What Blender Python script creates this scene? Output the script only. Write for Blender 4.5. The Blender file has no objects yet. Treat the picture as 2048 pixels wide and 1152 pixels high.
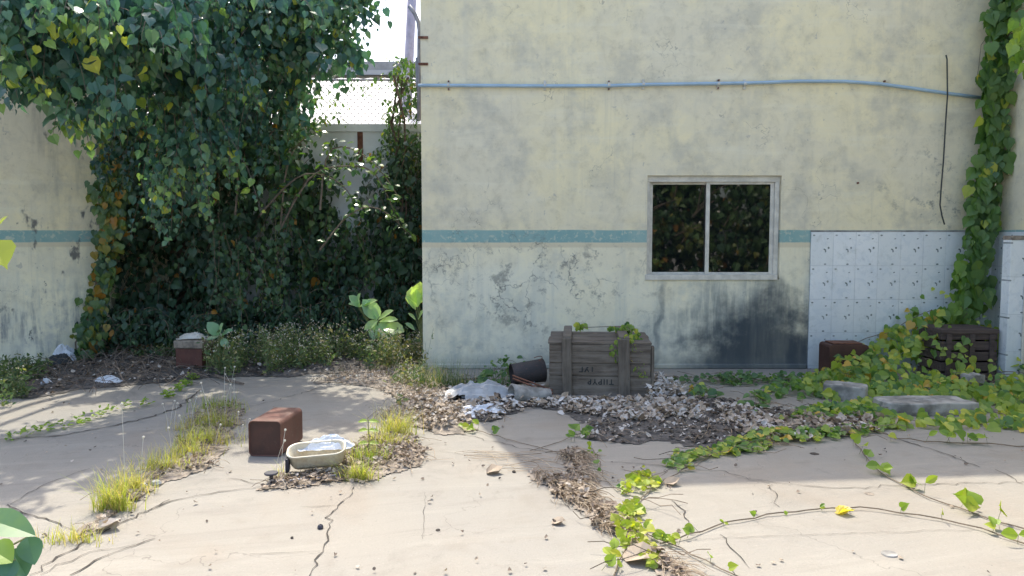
import bpy, math, random
import numpy as np
from mathutils import Vector, Matrix, Euler

R = math.radians
random.seed(7)
rng = np.random.default_rng(11)
SC = bpy.context.scene
COL = SC.collection

# ------------------------------------------------------------------ camera, sky, sun
CAM_Z, PITCH, FOC = 1.2, R(4.04), 1500.0
cd = bpy.data.cameras.new("camera"); cam = bpy.data.objects.new("camera", cd); COL.objects.link(cam)
cam.location = (0, 0, CAM_Z); cam.rotation_euler = (R(90) - PITCH, 0, 0)
cd.sensor_width = 36; cd.lens = FOC / 2048 * 36; cd.clip_start = 0.05; cd.clip_end = 500
SC.camera = cam

SUN_EL = R(56); SUN_AZ = math.atan2(-0.283, 0.959)
w = bpy.data.worlds.new("World"); SC.world = w; w.use_nodes = True
wn = w.node_tree; bg = wn.nodes["Background"]
sky = wn.nodes.new("ShaderNodeTexSky"); sky.sky_type = 'NISHITA'; sky.sun_disc = False
sky.sun_elevation = SUN_EL; sky.sun_rotation = SUN_AZ; sky.air_density = 1.0; sky.dust_density = 3.6; sky.ozone_density = 1.0
wn.links.new(sky.outputs[0], bg.inputs[0]); bg.inputs[1].default_value = 0.15
sd = bpy.data.lights.new("sun", 'SUN'); sd.energy = 2.0; sd.angle = R(0.6); sd.color = (1.0, 0.94, 0.81)
so = bpy.data.objects.new("sun", sd); COL.objects.link(so)
sv = Vector((math.sin(SUN_AZ) * math.cos(SUN_EL), math.cos(SUN_AZ) * math.cos(SUN_EL), math.sin(SUN_EL)))
so.rotation_euler = sv.to_track_quat('Z', 'Y').to_euler(); so.location = sv * 30
SC.view_settings.view_transform = 'Standard'; SC.view_settings.look = 'None'
SC.view_settings.exposure = 1.54; SC.view_settings.gamma = 1.0

# ------------------------------------------------------------------ pixel to world helpers (authoring only: every thing has its own depth)
_cp, _sp = math.cos(PITCH), math.sin(PITCH)
def ray(px, py):
    x = (px - 1024) / FOC; v = -(py - 576) / FOC
    return Vector((x, _cp + v * _sp, -_sp + v * _cp))
def gp(px, py, z=0.0):
    d = ray(px, py); t = (z - CAM_Z) / d.z
    return Vector((d.x * t, d.y * t, z))
def wp(px, py, Y):
    d = ray(px, py); t = Y / d.y
    return Vector((d.x * t, Y, CAM_Z + d.z * t))

# ------------------------------------------------------------------ node helper
class Mat:
    def __init__(s, name):
        s.m = bpy.data.materials.new(name); s.m.use_nodes = True
        s.t = s.m.node_tree; s.b = s.t.nodes["Principled BSDF"]; s.o = s.t.nodes["Material Output"]
        s._pos = None
    def new(s, ty, **kw):
        n = s.t.nodes.new(ty)
        for k, v in kw.items(): setattr(n, k, v)
        return n
    def put(s, sock, v):
        if isinstance(v, bpy.types.NodeSocket): s.t.links.new(v, sock)
        elif isinstance(v, (tuple, list)) and sock.type == 'RGBA' and len(v) == 3: sock.default_value = (*v, 1)
        else: sock.default_value = v
    def math(s, op, a, b=0.0, c=None, clamp=False):
        n = s.new("ShaderNodeMath", operation=op, use_clamp=clamp)
        s.put(n.inputs[0], a); s.put(n.inputs[1], b)
        if c is not None: s.put(n.inputs[2], c)
        return n.outputs[0]
    def pos(s):
        if s._pos is None:
            s._pos = s.new("ShaderNodeNewGeometry").outputs["Position"]
        return s._pos
    def obj(s): return s.new("ShaderNodeTexCoord").outputs["Object"]
    def xyz(s, v=None):
        n = s.new("ShaderNodeSeparateXYZ"); s.put(n.inputs[0], v if v is not None else s.pos()); return n.outputs
    def comb(s, x, y, z):
        n = s.new("ShaderNodeCombineXYZ")
        for i, q in enumerate((x, y, z)): s.put(n.inputs[i], q)
        return n.outputs[0]
    def scale(s, v, sc):
        n = s.new("ShaderNodeVectorMath", operation='MULTIPLY'); s.put(n.inputs[0], v); s.put(n.inputs[1], sc); return n.outputs[0]
    def noise(s, v=None, scale=5.0, detail=4, rough=0.55, dist=0.0, col=False):
        n = s.new("ShaderNodeTexNoise"); s.put(n.inputs["Vector"], v if v is not None else s.pos())
        n.inputs["Scale"].default_value = scale; n.inputs["Detail"].default_value = detail
        n.inputs["Roughness"].default_value = rough; n.inputs["Distortion"].default_value = dist
        return n.outputs["Color" if col else "Fac"]
    def ms(s, v, a, b, lo=0.0, hi=1.0):
        n = s.new("ShaderNodeMapRange"); n.interpolation_type = 'SMOOTHSTEP'
        s.put(n.inputs[0], v); n.inputs[1].default_value = a; n.inputs[2].default_value = b
        n.inputs[3].default_value = lo; n.inputs[4].default_value = hi
        return n.outputs[0]
    def mix(s, f, a, b, mode='MIX'):
        n = s.new("ShaderNodeMix", data_type='RGBA', blend_type=mode)
        s.put(n.inputs[0], f); s.put(n.inputs[6], a); s.put(n.inputs[7], b); return n.outputs[2]
    def ramp(s, f, stops):
        n = s.new("ShaderNodeValToRGB"); s.put(n.inputs[0], f); e = n.color_ramp.elements
        while len(e) < len(stops): e.new(0.5)
        for q, (p, c) in zip(e, stops): q.position = p; q.color = (*c, 1)
        return n.outputs[0]
    def bump(s, h, strength=0.3, dist=0.01):
        n = s.new("ShaderNodeBump"); n.inputs["Strength"].default_value = strength; n.inputs["Distance"].default_value = dist
        s.put(n.inputs["Height"], h); s.t.links.new(n.outputs[0], s.b.inputs["Normal"])
    def fin(s, color=None, rough=0.8, metal=0.0, spec=None):
        if color is not None: s.put(s.b.inputs["Base Color"], color)
        s.put(s.b.inputs["Roughness"], rough); s.b.inputs["Metallic"].default_value = metal
        if spec is not None: s.b.inputs["Specular IOR Level"].default_value = spec
        return s.m

def simple(name, col, rough=0.8, metal=0.0, var=0.25, scale=8.0, bump=0.2, col2=None):
    m = Mat(name); n = m.noise(m.obj(), scale, 6, 0.6)
    c2 = col2 or tuple(c * (1 - var) for c in col)
    c = m.mix(m.ms(n, 0.35, 0.65), c2, col)
    if bump: m.bump(n, bump, 0.01)
    return m.fin(c, rough, metal)

# painted, weathered plaster wall (front building)
STR_T, STR_B = wp(845, 460, 6.7).z, wp(845, 485, 6.7).z
def crackmask(m, coord, scale, width, dist=0.35):
    nz = m.noise(coord, 3.0, 4, 0.6, col=True)
    v = m.new("ShaderNodeVectorMath", operation='MULTIPLY_ADD')
    m.put(v.inputs[0], nz); m.put(v.inputs[1], (dist, dist, dist)); m.put(v.inputs[2], coord)
    vo = m.new("ShaderNodeTexVoronoi", feature='DISTANCE_TO_EDGE'); m.put(vo.inputs["Vector"], v.outputs[0]); vo.inputs["Scale"].default_value = scale
    return m.ms(vo.outputs["Distance"], 0.0, width, 1.0, 0.0)
def blob(m, x, z, cx, cz, rx, rz, nz, soft=0.5, amp=0.6):
    dx = m.math('DIVIDE', m.math('SUBTRACT', x, cx), rx); dz = m.math('DIVIDE', m.math('SUBTRACT', z, cz), rz)
    d = m.math('SQRT', m.math('ADD', m.math('MULTIPLY', dx, dx), m.math('MULTIPLY', dz, dz)))
    d = m.math('ADD', d, m.math('MULTIPLY', m.math('SUBTRACT', nz, 0.5), amp * 2))
    return m.ms(d, 1.0 - soft, 1.0 + soft * 0.3, 1.0, 0.0)

def wall_material(name, axis='x', kind='front'):
    m = Mat(name); P = m.pos(); x, y, z = m.xyz()
    h = x if axis == 'x' else y
    HV = m.comb(h, 0.0 if axis == 'x' else x, z)
    big = m.noise(P, 1.1, 5, 0.6); mid = m.noise(P, 3.2, 6, 0.65); fine = m.noise(P, 22, 6, 0.7)
    brush = m.noise(m.comb(m.math('MULTIPLY', h, 1.2), 0.0, m.math('MULTIPLY', z, 11.0)), 1.0, 5, 0.6)
    streak = m.noise(m.comb(m.math('MULTIPLY', h, 9.0), 0.3, m.math('MULTIPLY', z, 0.9)), 1.0, 5, 0.6)
    streak2 = m.noise(m.comb(m.math('MULTIPLY', h, 22.0), 4.3, m.math('MULTIPLY', z, 2.2)), 1.0, 5, 0.65)
    up = m.mix(m.ms(big, 0.38, 0.62), (0.82, 0.73, 0.48), (0.74, 0.675, 0.50))
    up = m.mix(m.ms(mid, 0.46, 0.72, 0, 0.65), up, (0.50, 0.475, 0.39))
    up = m.mix(m.ms(brush, 0.5, 0.72, 0, 0.45), up, (0.82, 0.77, 0.60))
    up = m.mix(m.ms(streak, 0.48, 0.75, 0, 0.25), up, (0.54, 0.52, 0.43))
    lo = m.mix(m.ms(big, 0.35, 0.65), (0.79, 0.76, 0.60), (0.86, 0.79, 0.57))
    lo = m.mix(m.ms(mid, 0.5, 0.7, 0, 0.7), lo, (0.56, 0.575, 0.49))
    lo = m.mix(m.ms(streak, 0.48, 0.72, 0, 0.5), lo, (0.55, 0.565, 0.49))
    wob = m.math('MULTIPLY', m.math('SUBTRACT', m.noise(P, 5.0, 3), 0.5), 0.012)
    zz = m.math('ADD', z, wob)
    if kind == 'side':
        zz = m.math('ADD', zz, 0.0)
    isup = m.ms(zz, STR_T - 0.004, STR_T + 0.002)
    instr = m.math('MULTIPLY', m.ms(zz, STR_B - 0.003, STR_B + 0.003), m.math('SUBTRACT', 1.0, isup))
    incream = m.math('MULTIPLY', m.ms(zz, STR_B - 0.055, STR_B - 0.035), m.ms(zz, STR_B - 0.003, STR_B + 0.003, 1, 0))
    lowline = 0.78 if kind == 'side' else 0.86
    wl = m.math('ADD', z, m.math('MULTIPLY', m.math('SUBTRACT', m.noise(P, 1.6, 4), 0.5), 0.5))
    lower = m.mix(m.ms(wl, lowline - 0.12, lowline + 0.16), lo, m.mix(0.5, up, lo))
    teal = m.mix(m.ms(mid, 0.45, 0.7, 0, 0.6), (0.20, 0.37, 0.36), (0.34, 0.47, 0.42))
    teal = m.mix(m.ms(streak2, 0.55, 0.75, 0, 0.5), teal, (0.30, 0.42, 0.38))
    c = m.mix(isup, lower, up)
    mott = m.noise(P, 11, 6, 0.72); mott2 = m.noise(P, 5.5, 6, 0.7, 0.8)
    c = m.mix(m.ms(mott, 0.50, 0.72, 0, 0.25), c, m.mix(1.0, c, (0.64, 0.63, 0.61), 'MULTIPLY'))
    c = m.mix(m.ms(mott2, 0.46, 0.76, 0, 0.48), c, m.mix(1.0, c, (0.74, 0.72, 0.68), 'MULTIPLY'))
    c = m.mix(m.ms(m.math('SUBTRACT', 1.0, mott2), 0.52, 0.68, 0, 0.5), c, m.mix(1.0, c, (1.10, 1.08, 1.0), 'MULTIPLY'))
    c = m.mix(m.ms(fine, 0.55, 0.75, 0, 0.3), c, m.mix(1.0, c, (0.72, 0.72, 0.72), 'MULTIPLY'))
    c = m.mix(m.math('MULTIPLY', incream, 0.75), c, (0.62, 0.55, 0.38))
    c = m.mix(m.math('MULTIPLY', m.math('MULTIPLY', instr, m.ms(m.noise(P, 20, 5, .7), .36, .48, .55, 1.0)), 0.93), c, teal)
    # algae and mould
    speck = m.ms(m.noise(P, 30, 4, 0.7), 0.66, 0.74)
    patch = m.ms(m.noise(P, 2.3, 3), 0.52, 0.66)
    c = m.mix(m.math('MULTIPLY', m.math('MULTIPLY', speck, patch), 0.6), c, (0.10, 0.11, 0.11))
    hairs = m.math('MULTIPLY', crackmask(m, HV, 1.15, 0.006, 0.9), m.ms(m.noise(P, 1.7, 3), .50, .62))
    c = m.mix(m.math('MULTIPLY', hairs, 0.55), c, (0.17, 0.16, 0.14))
    chips = m.math('MULTIPLY', m.ms(m.noise(P, 16, 3, .5, .6), .69, .705), m.ms(m.noise(P, 1.4, 3), .46, .6))
    c = m.mix(m.math('MULTIPLY', chips, 0.55), c, (0.40, 0.385, 0.35))
    drip = m.noise(m.comb(m.math('MULTIPLY', h, 30.0), 7.7, m.math('MULTIPLY', z, 1.1)), 1.0, 4, 0.6)
    c = m.mix(m.math('MULTIPLY', m.ms(drip, .58, .75), m.ms(m.noise(P, .9, 3), .42, .62, 0, .22)), c, (0.36, 0.35, 0.31))
    if kind == 'front':
        n6 = m.noise(P, 2.6, 6, 0.65)
        b1 = blob(m, x, z, 2.25, 0.0, 0.78, 0.72, n6, 0.5, 0.75)
        b1b = blob(m, x, z, 2.05, 0.5, 0.85, 0.42, n6, 0.6, 1.2)
        sk = m.ms(streak2, 0.35, 0.62, 0.35, 1.0)
        c = m.mix(m.math('MULTIPLY', m.math('MULTIPLY', b1b, sk), 0.62), c, (0.15, 0.19, 0.20))
        c = m.mix(m.math('MULTIPLY', m.math('MULTIPLY', b1, m.ms(streak, 0.2, 0.6, 0.85, 1.0)), 0.97), c, (0.052, 0.066, 0.077))
        b2 = blob(m, x, z, 0.7, 0.05, 1.0, 0.30, n6, 0.7, 0.9)
        c = m.mix(m.math('MULTIPLY', b2, 0.28), c, (0.24, 0.31, 0.36))
        b6 = blob(m, x, z, 0.25, 0.2, 1.1, 0.5, n6, 0.7, 0.9)
        c = m.mix(m.math('MULTIPLY', m.math('MULTIPLY', b6, m.ms(mid, 0.45, 0.6)), 0.3), c, (0.26, 0.29, 0.28))
        # dark vertical run beside the crate
        sx = m.math('ADD', x, m.math('MULTIPLY', m.math('SUBTRACT', m.noise(P, 4.0, 4), 0.5), 0.22))
        run = m.math('MULTIPLY', m.ms(m.math('ABSOLUTE', m.math('SUBTRACT', m.math('ADD', sx, m.math('MULTIPLY', z, -0.10)), 1.29)), 0.008, 0.045, 1, 0), m.ms(z, 0.72, 0.82, 1, 0))
        c = m.mix(m.math('MULTIPLY', m.math('MULTIPLY', run, m.ms(mid, .35, .6, .35, 1)), 0.6), c, (0.14, 0.16, 0.165))
        # crazed cracks with mould in them
        ck = m.math('MULTIPLY', crackmask(m, HV, 2.6, 0.034, 0.8), m.ms(mid, .40, .52))
        b3 = blob(m, x, z, 0.30, 0.78, 1.15, 0.46, n6, 0.5, 0.9)
        c = m.mix(m.math('MULTIPLY', m.math('MULTIPLY', ck, b3), m.ms(fine, 0.3, 0.6, 0.1, 0.75)), c, (0.12, 0.125, 0.115))
        b4 = m.math('MULTIPLY', b3, m.ms(m.noise(P, 5.5, 7, 0.75), 0.53, 0.64))
        c = m.mix(m.math('MULTIPLY', b4, 0.6), c, (0.17, 0.175, 0.165))
        b5 = blob(m, x, z, 3.75, 1.65, 0.5, 0.5, n6, 0.6, 0.9)
        c = m.mix(m.math('MULTIPLY', m.math('MULTIPLY', b5, m.ms(m.noise(P, 7, 6, 0.75), 0.53, 0.66)), 0.75), c, (0.13, 0.15, 0.16))
        foot = m.ms(m.math('ADD', z, m.math('MULTIPLY', m.math('SUBTRACT', mid, 0.5), 0.3)), 0.0, 0.16, 1, 0)
        c = m.mix(m.math('MULTIPLY', foot, 0.5), c, (0.17, 0.19, 0.18))
    else:
        n6 = m.noise(P, 2.0, 6, 0.65)
        big2 = m.ms(n6, 0.50, 0.66)
        lowm = m.ms(z, 0.25, 0.95, 1, 0.12)
        sk = m.ms(streak2, 0.45, 0.66)
        c = m.mix(m.math('MULTIPLY', m.math('MULTIPLY', sk, lowm), m.math('MULTIPLY', m.ms(mid, .42, .6, .2, 1.0), 0.8)), c, (0.20, 0.21, 0.22))
        c = m.mix(m.math('MULTIPLY', m.math('MULTIPLY', big2, lowm), 0.5), c, (0.30, 0.31, 0.33))
        run = m.math('MULTIPLY', m.ms(streak, 0.56, 0.70), m.ms(z, 1.25, 2.2, 0.25, 1.0))
        c = m.mix(m.math('MULTIPLY', run, 0.35), c, (0.30, 0.28, 0.22))
        spots = m.math('MULTIPLY', m.ms(m.noise(m.comb(m.math('MULTIPLY', h, 6.5), 1.0, m.math('MULTIPLY', z, 2.6)), 1.0, 4, 0.6), 0.60, 0.67), 0.88)
        c = m.mix(spots, c, (0.10, 0.10, 0.105))
        c = m.mix(1.0, c, (1.14, 1.14, 1.14), 'MULTIPLY')
        dots = m.math('MULTIPLY', m.ms(m.noise(m.comb(m.math('MULTIPLY', h, 14.0), 1.0, m.math('MULTIPLY', z, 6.0)), 1.0, 4, 0.6), 0.66, 0.72), 0.85)
        c = m.mix(dots, c, (0.05, 0.05, 0.05))
        top = m.ms(m.math('ADD', z, m.math('MULTIPLY', m.math('SUBTRACT', streak, 0.5), 1.6)), 1.6, 2.7)
        c = m.mix(m.math('MULTIPLY', top, 0.3), c, (0.40, 0.37, 0.28))
    hgt = m.math('ADD', m.math('MULTIPLY', fine, 0.5), mid)
    m.bump(hgt, 0.45, 0.008)
    return m.fin(c, 0.9, 0.0, 0.25)

def tile_material(name, axis, off, zoff):
    m = Mat(name); x, y, z = m.xyz(); h = x if axis == 'x' else y
    u = m.math('FRACT', m.math('DIVIDE', m.math('SUBTRACT', h, off - 20.0), 0.2))
    v = m.math('FRACT', m.math('DIVIDE', m.math('SUBTRACT', zoff + 30.0, z), 0.3))
    nz = m.noise(m.pos(), 30, 3)
    def dot(cu, cv, ru, rv, rot=0.0):
        du = m.math('MULTIPLY', m.math('SUBTRACT', u, cu), 0.2); dv = m.math('MULTIPLY', m.math('SUBTRACT', v, cv), 0.3)
        a = m.math('DIVIDE', m.math('ADD', m.math('MULTIPLY', du, math.cos(rot)), m.math('MULTIPLY', dv, math.sin(rot))), ru)
        b = m.math('DIVIDE', m.math('SUBTRACT', m.math('MULTIPLY', dv, math.cos(rot)), m.math('MULTIPLY', du, math.sin(rot))), rv)
        return m.ms(m.math('ADD', m.math('MULTIPLY', a, a), m.math('MULTIPLY', b, b)), 0.7, 1.2, 1, 0)
    ds = [dot(.13, .10, .011, .007), dot(.74, .20, .009, .005, -.3), dot(.62, .52, .013, .007, .5), dot(.66, .57, .006, .011), dot(.79, .47, .009, .010), dot(.65, .955, .012, .007)]
    acc = ds[0]
    for d in ds[1:]: acc = m.math('MAXIMUM', acc, d)
    du = m.math('ABSOLUTE', m.math('SUBTRACT', u, 0.5)); dv = m.math('ABSOLUTE', m.math('SUBTRACT', v, 0.5))
    j = m.math('MAXIMUM', m.ms(du, 0.488, 0.498), m.ms(dv, 0.4925, 0.4985))
    big = m.noise(m.pos(), 1.6, 5); fine = m.noise(m.pos(), 12, 5, 0.65)
    c = m.mix(m.ms(big, 0.35, 0.65), (0.80, 0.815, 0.80), (0.71, 0.745, 0.76))
    marble = m.ms(m.noise(m.pos(), 9, 6, 0.7, 1.0), 0.5, 0.62, 0, 0.25)
    c = m.mix(marble, c, (0.45, 0.53, 0.60))
    c = m.mix(m.ms(fine, 0.58, 0.75, 0, 0.4), c, (0.42, 0.47, 0.48))
    low = m.ms(m.math('ADD', z, m.math('MULTIPLY', m.math('SUBTRACT', fine, 0.5), 0.5)), 0.1, 0.7, 0.42, 0)
    c = m.mix(low, c, (0.30, 0.40, 0.46))
    c = m.mix(m.math('MULTIPLY', j, m.ms(m.noise(m.pos(), 3.0, 2), 0.35, 0.6, 0.25, 0.8)), c, (0.27, 0.31, 0.34))
    cell = m.comb(m.math('FLOOR', m.math('DIVIDE', m.math('SUBTRACT', h, off - 20.0), 0.2)), m.math('FLOOR', m.math('DIVIDE', m.math('SUBTRACT', zoff + 30.0, z), 0.3)), 0.0)
    wnn = m.new("ShaderNodeTexWhiteNoise"); m.put(wnn.inputs["Vector"], cell)
    c = m.mix(m.ms(wnn.outputs["Value"], 0.2, 1.0, 0, 0.30), c, (0.60, 0.63, 0.60))
    c = m.mix(m.math('MULTIPLY', acc, m.ms(m.noise(m.pos(), 6, 3), .3, .6, .55, .9)), c, (0.07, 0.10, 0.10))
    c = m.mix(m.ms(m.noise(m.pos(), 5, 6, .75), .56, .68, 0, .35), c, (.38, .40, .36))
    m.bump(m.math('MULTIPLY', j, -1.0), 0.5, 0.003)
    return m.fin(c, m.ms(fine, .3, .7, .22, .45), 0.0, 0.5)

def concrete_ground():
    m = Mat("concrete_ground"); P = m.pos(); x, y, z = m.xyz()
    big = m.noise(P, 0.55, 5, 0.6); mid = m.noise(P, 2.4, 6, 0.65, 0.6); fine = m.noise(P, 14, 6, 0.7); vf = m.noise(P, 90, 3, 0.7)
    ang = m.comb(m.math('MULTIPLY', m.math('ADD', x, m.math('MULTIPLY', y, 0.25)), 0.7), m.math('MULTIPLY', m.math('SUBTRACT', y, m.math('MULTIPLY', x, 0.25)), 5.0), 0.0)
    sweep = m.noise(ang, 1.3, 6, 0.65, 0.8)
    c = m.mix(m.ms(big, 0.36, 0.64), (0.292, 0.268, 0.226), (0.272, 0.256, 0.224))
    c = m.mix(m.ms(mid, 0.5, 0.72, 0, 0.55), c, (0.225, 0.20, 0.165))
    c = m.mix(m.ms(sweep, 0.52, 0.72, 0, 0.5), c, (0.21, 0.19, 0.165))
    c = m.mix(m.ms(m.math('SUBTRACT', 1.0, sweep), 0.52, 0.7, 0, 0.4), c, (0.35, 0.325, 0.275))
    c = m.mix(m.ms(fine, 0.56, 0.72, 0, 0.30), c, (0.31, 0.275, 0.23))
    warm = m.noise(P, 0.9, 4, .6, 1.2)
    c = m.mix(m.ms(warm, 0.52, 0.70, 0, 0.38), c, (0.27, 0.225, 0.175))
    pit = m.noise(P, 120, 2, .5); c = m.mix(m.ms(pit, .62, .72, 0, .28), c, (.14, .125, .11)); c = m.mix(m.ms(pit, .38, .28, 0, .22), c, (.46, .44, .40))
    grime = m.noise(P, 3.6, 7, .72, .5); c = m.mix(m.math('MULTIPLY', m.ms(grime, .55, .68), m.ms(big, .42, .58, .15, .6)), c, (.19, .175, .15))
    sp = m.math('MULTIPLY', m.ms(m.noise(P, 45, 3, 0.6), 0.69, 0.73), m.ms(m.noise(P, 1.8, 3), 0.5, 0.6))
    c = m.mix(m.math('MULTIPLY', sp, 0.8), c, (0.11, 0.10, 0.09))
    hair = crackmask(m, P, 0.55, 0.0022, 0.45)
    c = m.mix(m.math('MULTIPLY', hair, m.ms(m.noise(P, 1.2, 2), 0.4, 0.6, 0.0, 0.55)), c, (0.13, 0.115, 0.10))
    c = m.mix(m.ms(vf, 0.3, 0.7, 0.0, 0.10), c, (0.2, 0.18, 0.16))
    m.bump(m.math('ADD', m.math('ADD', m.math('MULTIPLY', fine, 0.8), mid), m.math('MULTIPLY', pit, .35)), 0.42, 0.012)
    return m.fin(c, 0.88, 0.0, 0.3)

def leaf_material(name, stops, rough=0.42, trans=0.35, tgain=(1.5, 1.7, 0.5)):
    m = Mat(name); a = m.new("ShaderNodeAttribute", attribute_name="tint")
    n = m.noise(m.pos(), 26, 3)
    f = m.math('ADD', a.outputs["Fac"], m.math('MULTIPLY', m.math('SUBTRACT', n, 0.5), 0.14))
    c = m.ramp(f, stops)
    m.fin(c, rough, 0.0, 0.5)
    tr = m.new("ShaderNodeBsdfTranslucent"); m.put(tr.inputs[0], m.mix(1.0, c, tgain, 'MULTIPLY'))
    mx = m.new("ShaderNodeMixShader"); mx.inputs[0].default_value = trans
    m.t.links.new(m.b.outputs[0], mx.inputs[1]); m.t.links.new(tr.outputs[0], mx.inputs[2]); m.t.links.new(mx.outputs[0], m.o.inputs[0])
    return m.m

M = {}
M['wall'] = wall_material("painted_plaster", 'x', 'front')
M['wall_side'] = wall_material("stained_plaster_side", 'y', 'side')
M['wall_back'] = wall_material("stained_plaster_back", 'x', 'side')
M['ground'] = concrete_ground()
M['palewall'] = simple('pale_plaster', (.80, .83, .84), .9, var=.2, scale=2.5, bump=.3)
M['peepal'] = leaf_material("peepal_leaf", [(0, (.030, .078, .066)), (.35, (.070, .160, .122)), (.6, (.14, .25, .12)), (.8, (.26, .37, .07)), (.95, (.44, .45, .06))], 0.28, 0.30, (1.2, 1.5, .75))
M['creeper'] = leaf_material("creeper_leaf", [(0, (.030, .065, .045)), (.35, (.06, .125, .065)), (.65, (.12, .20, .06)), (.85, (.24, .22, .04)), (1, (.34, .17, .03))], 0.45, 0.28)
M['heart'] = leaf_material("heart_leaf", [(0, (.075, .155, .065)), (.35, (.15, .26, .07)), (.6, (.29, .38, .075)), (.8, (.50, .50, .09)), (1, (.62, .38, .09))], 0.42, 0.42)
M['runner'] = leaf_material("runner_leaf", [(0, (.12, .22, .05)), (.5, (.26, .36, .045)), (1, (.42, .42, .05))], 0.5, 0.42)
M['shiny'] = leaf_material('shiny_leaf', [(0, (.04, .10, .05)), (.5, (.09, .18, .07)), (1, (.25, .33, .06))], 0.16, 0.25)
M['milk'] = leaf_material("waxy_leaf", [(0, (.22, .42, .27)), (.5, (.44, .58, .40)), (1, (.55, .68, .26))], 0.28, 0.4)
M['grass'] = leaf_material("grass_blade", [(0, (.16, .27, .05)), (.4, (.34, .37, .08)), (.75, (.50, .45, .17)), (1, (.50, .38, .20))], 0.55, 0.4)
M['weed'] = leaf_material("weed_leaf", [(0, (.06, .12, .055)), (.5, (.14, .20, .075)), (.8, (.30, .29, .11)), (1, (.42, .33, .18))], 0.6, 0.3)
M['flower'] = leaf_material("pale_flower", [(0, (.55, .45, .30)), (1, (.75, .72, .62))], 0.7, 0.3, (1, 1, 1))
M['dry'] = leaf_material("dry_leaf", [(0, (.07, .058, .05)), (.35, (.21, .16, .12)), (.6, (.40, .32, .235)), (.8, (.50, .46, .41)), (1, (.64, .63, .61))], 0.8, 0.12, (1, .9, .7))
M['drygrass'] = leaf_material("dry_grass", [(0, (.17, .12, .07)), (.5, (.36, .27, .18)), (1, (.52, .43, .31))], 0.8, 0.2, (1, .9, .7))
M['bark'] = simple("bark", (.16, .12, .09), 0.9, var=.5, scale=20, bump=.6)
M['twig'] = simple("twig", (.22, .17, .13), 0.9, var=.4, scale=30)
M['greenstem'] = simple("green_stem", (.20, .22, .09), 0.7, var=.4, scale=30)
M['vinestem'] = simple("vine_stem", (.20, .15, .10), 0.8, var=.4, scale=30)
M['soil'] = simple("soil", (.125, .112, .10), 0.95, var=.55, scale=30, bump=.8)
M['soil2'] = simple("dusty_soil", (.34, .285, .225), 0.95, var=.5, scale=22, bump=.8)
M['crack'] = simple("crack_dirt", (.075, .062, .05), 0.95, var=.5, scale=10)
M['alu'] = simple("painted_aluminium", (.66, .63, .545), 0.45, 0.0, .22, 14, .1)
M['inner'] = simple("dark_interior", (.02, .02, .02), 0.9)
M['bluepipe'] = simple("blue_plastic_pipe", (.36, .50, .62), 0.5, var=.15, scale=6, bump=.05)
M['steel'] = simple("weathered_steel", (.34, .34, .38), 0.6, 0.2, .3, 10)
M['rust'] = simple("rust", (.20, .085, .05), 0.9, 0.0, .55, 22, .5)
M['cable'] = simple("black_cable", (.03, .035, .035), 0.6)
M['wire'] = simple('galvanised_wire', (.13, .13, .14), .7)
M['bread'] = simple("clip", (.62, .60, .54), 0.6)
M['black'] = simple("black_plastic", (.03, .03, .045), 0.5)
M['concrete'] = simple("rough_concrete", (.40, .385, .35), 0.95, var=.6, scale=7, bump=.8)
M['roofwhite'] = simple("whitewashed_sheet", (.44, .44, .45), 0.6, var=.08, scale=3, bump=.05)
M['greybeam'] = simple("grey_parapet", (.34, .34, .34), 0.9, var=.25, scale=4)
M['sheet'] = simple("pale_plastic_sheet", (.42, .43, .43), 0.5, var=.3, scale=9, bump=.3)
M['sheetw'] = simple("white_plastic", (.75, .77, .80), 0.45, var=.18, scale=9, bump=.3)
M['pole'] = simple("pole_steel", (.36, .33, .40), 0.6, 0.1, .25, 6)

def rusty(name, a, b, c3):
    m = Mat(name); O = m.obj(); n = m.noise(O, 9, 6, 0.65); n2 = m.noise(O, 45, 5, 0.7); n3 = m.noise(O, 3, 3)
    c = m.mix(m.ms(n, 0.35, 0.65), a, b); c = m.mix(m.ms(n2, 0.55, 0.7, 0, .5), c, c3); c = m.mix(m.ms(n3, .45, .65, 0, .4), c, tuple(q * .55 for q in a))
    m.bump(n2, .4, .003); return m.fin(c, m.ms(n, .3, .7, .55, .9), 0.0, .35)
M['rustbox'] = rusty("rusted_sheet_steel", (.13, .062, .045), (.20, .098, .074), (.27, .15, .115))
M['rustfront'] = rusty("rusted_front", (.065, .032, .024), (.10, .05, .036), (.13, .07, .05))
M['rusttin'] = rusty("rusted_tin", (.11, .045, .035), (.17, .075, .055), (.24, .15, .11))
M['darktin'] = rusty("dark_tin", (.042, .038, .036), (.070, .060, .058), (.16, .085, .065))
def wood(name, a, b, sx=(1.2, 14, 14)):
    m = Mat(name); O = m.obj()
    g = m.noise(m.scale(O, sx), 3.0, 7, .65, .4); n = m.noise(O, 4, 4); f = m.noise(m.scale(O, tuple(q * 3 for q in sx)), 5.0, 5, .7)
    c = m.mix(m.ms(g, .32, .68), a, b); c = m.mix(m.ms(n, .45, .7, 0, .5), c, tuple(q * 1.35 for q in b)); c = m.mix(m.ms(f, .56, .7, 0, .6), c, tuple(q * .4 for q in a))
    m.bump(m.math('ADD', g, f), .5, .006); return m.fin(c, .9, 0, .2)
M['wood'] = wood("weathered_wood", (.115, .092, .07), (.215, .185, .15))
M['woodv'] = wood("weathered_wood_batten", (.105, .088, .07), (.18, .155, .125), (14, 14, 1.2))
M['wooddark'] = wood("dark_wood", (.06, .045, .042), (.11, .085, .075))
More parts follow.
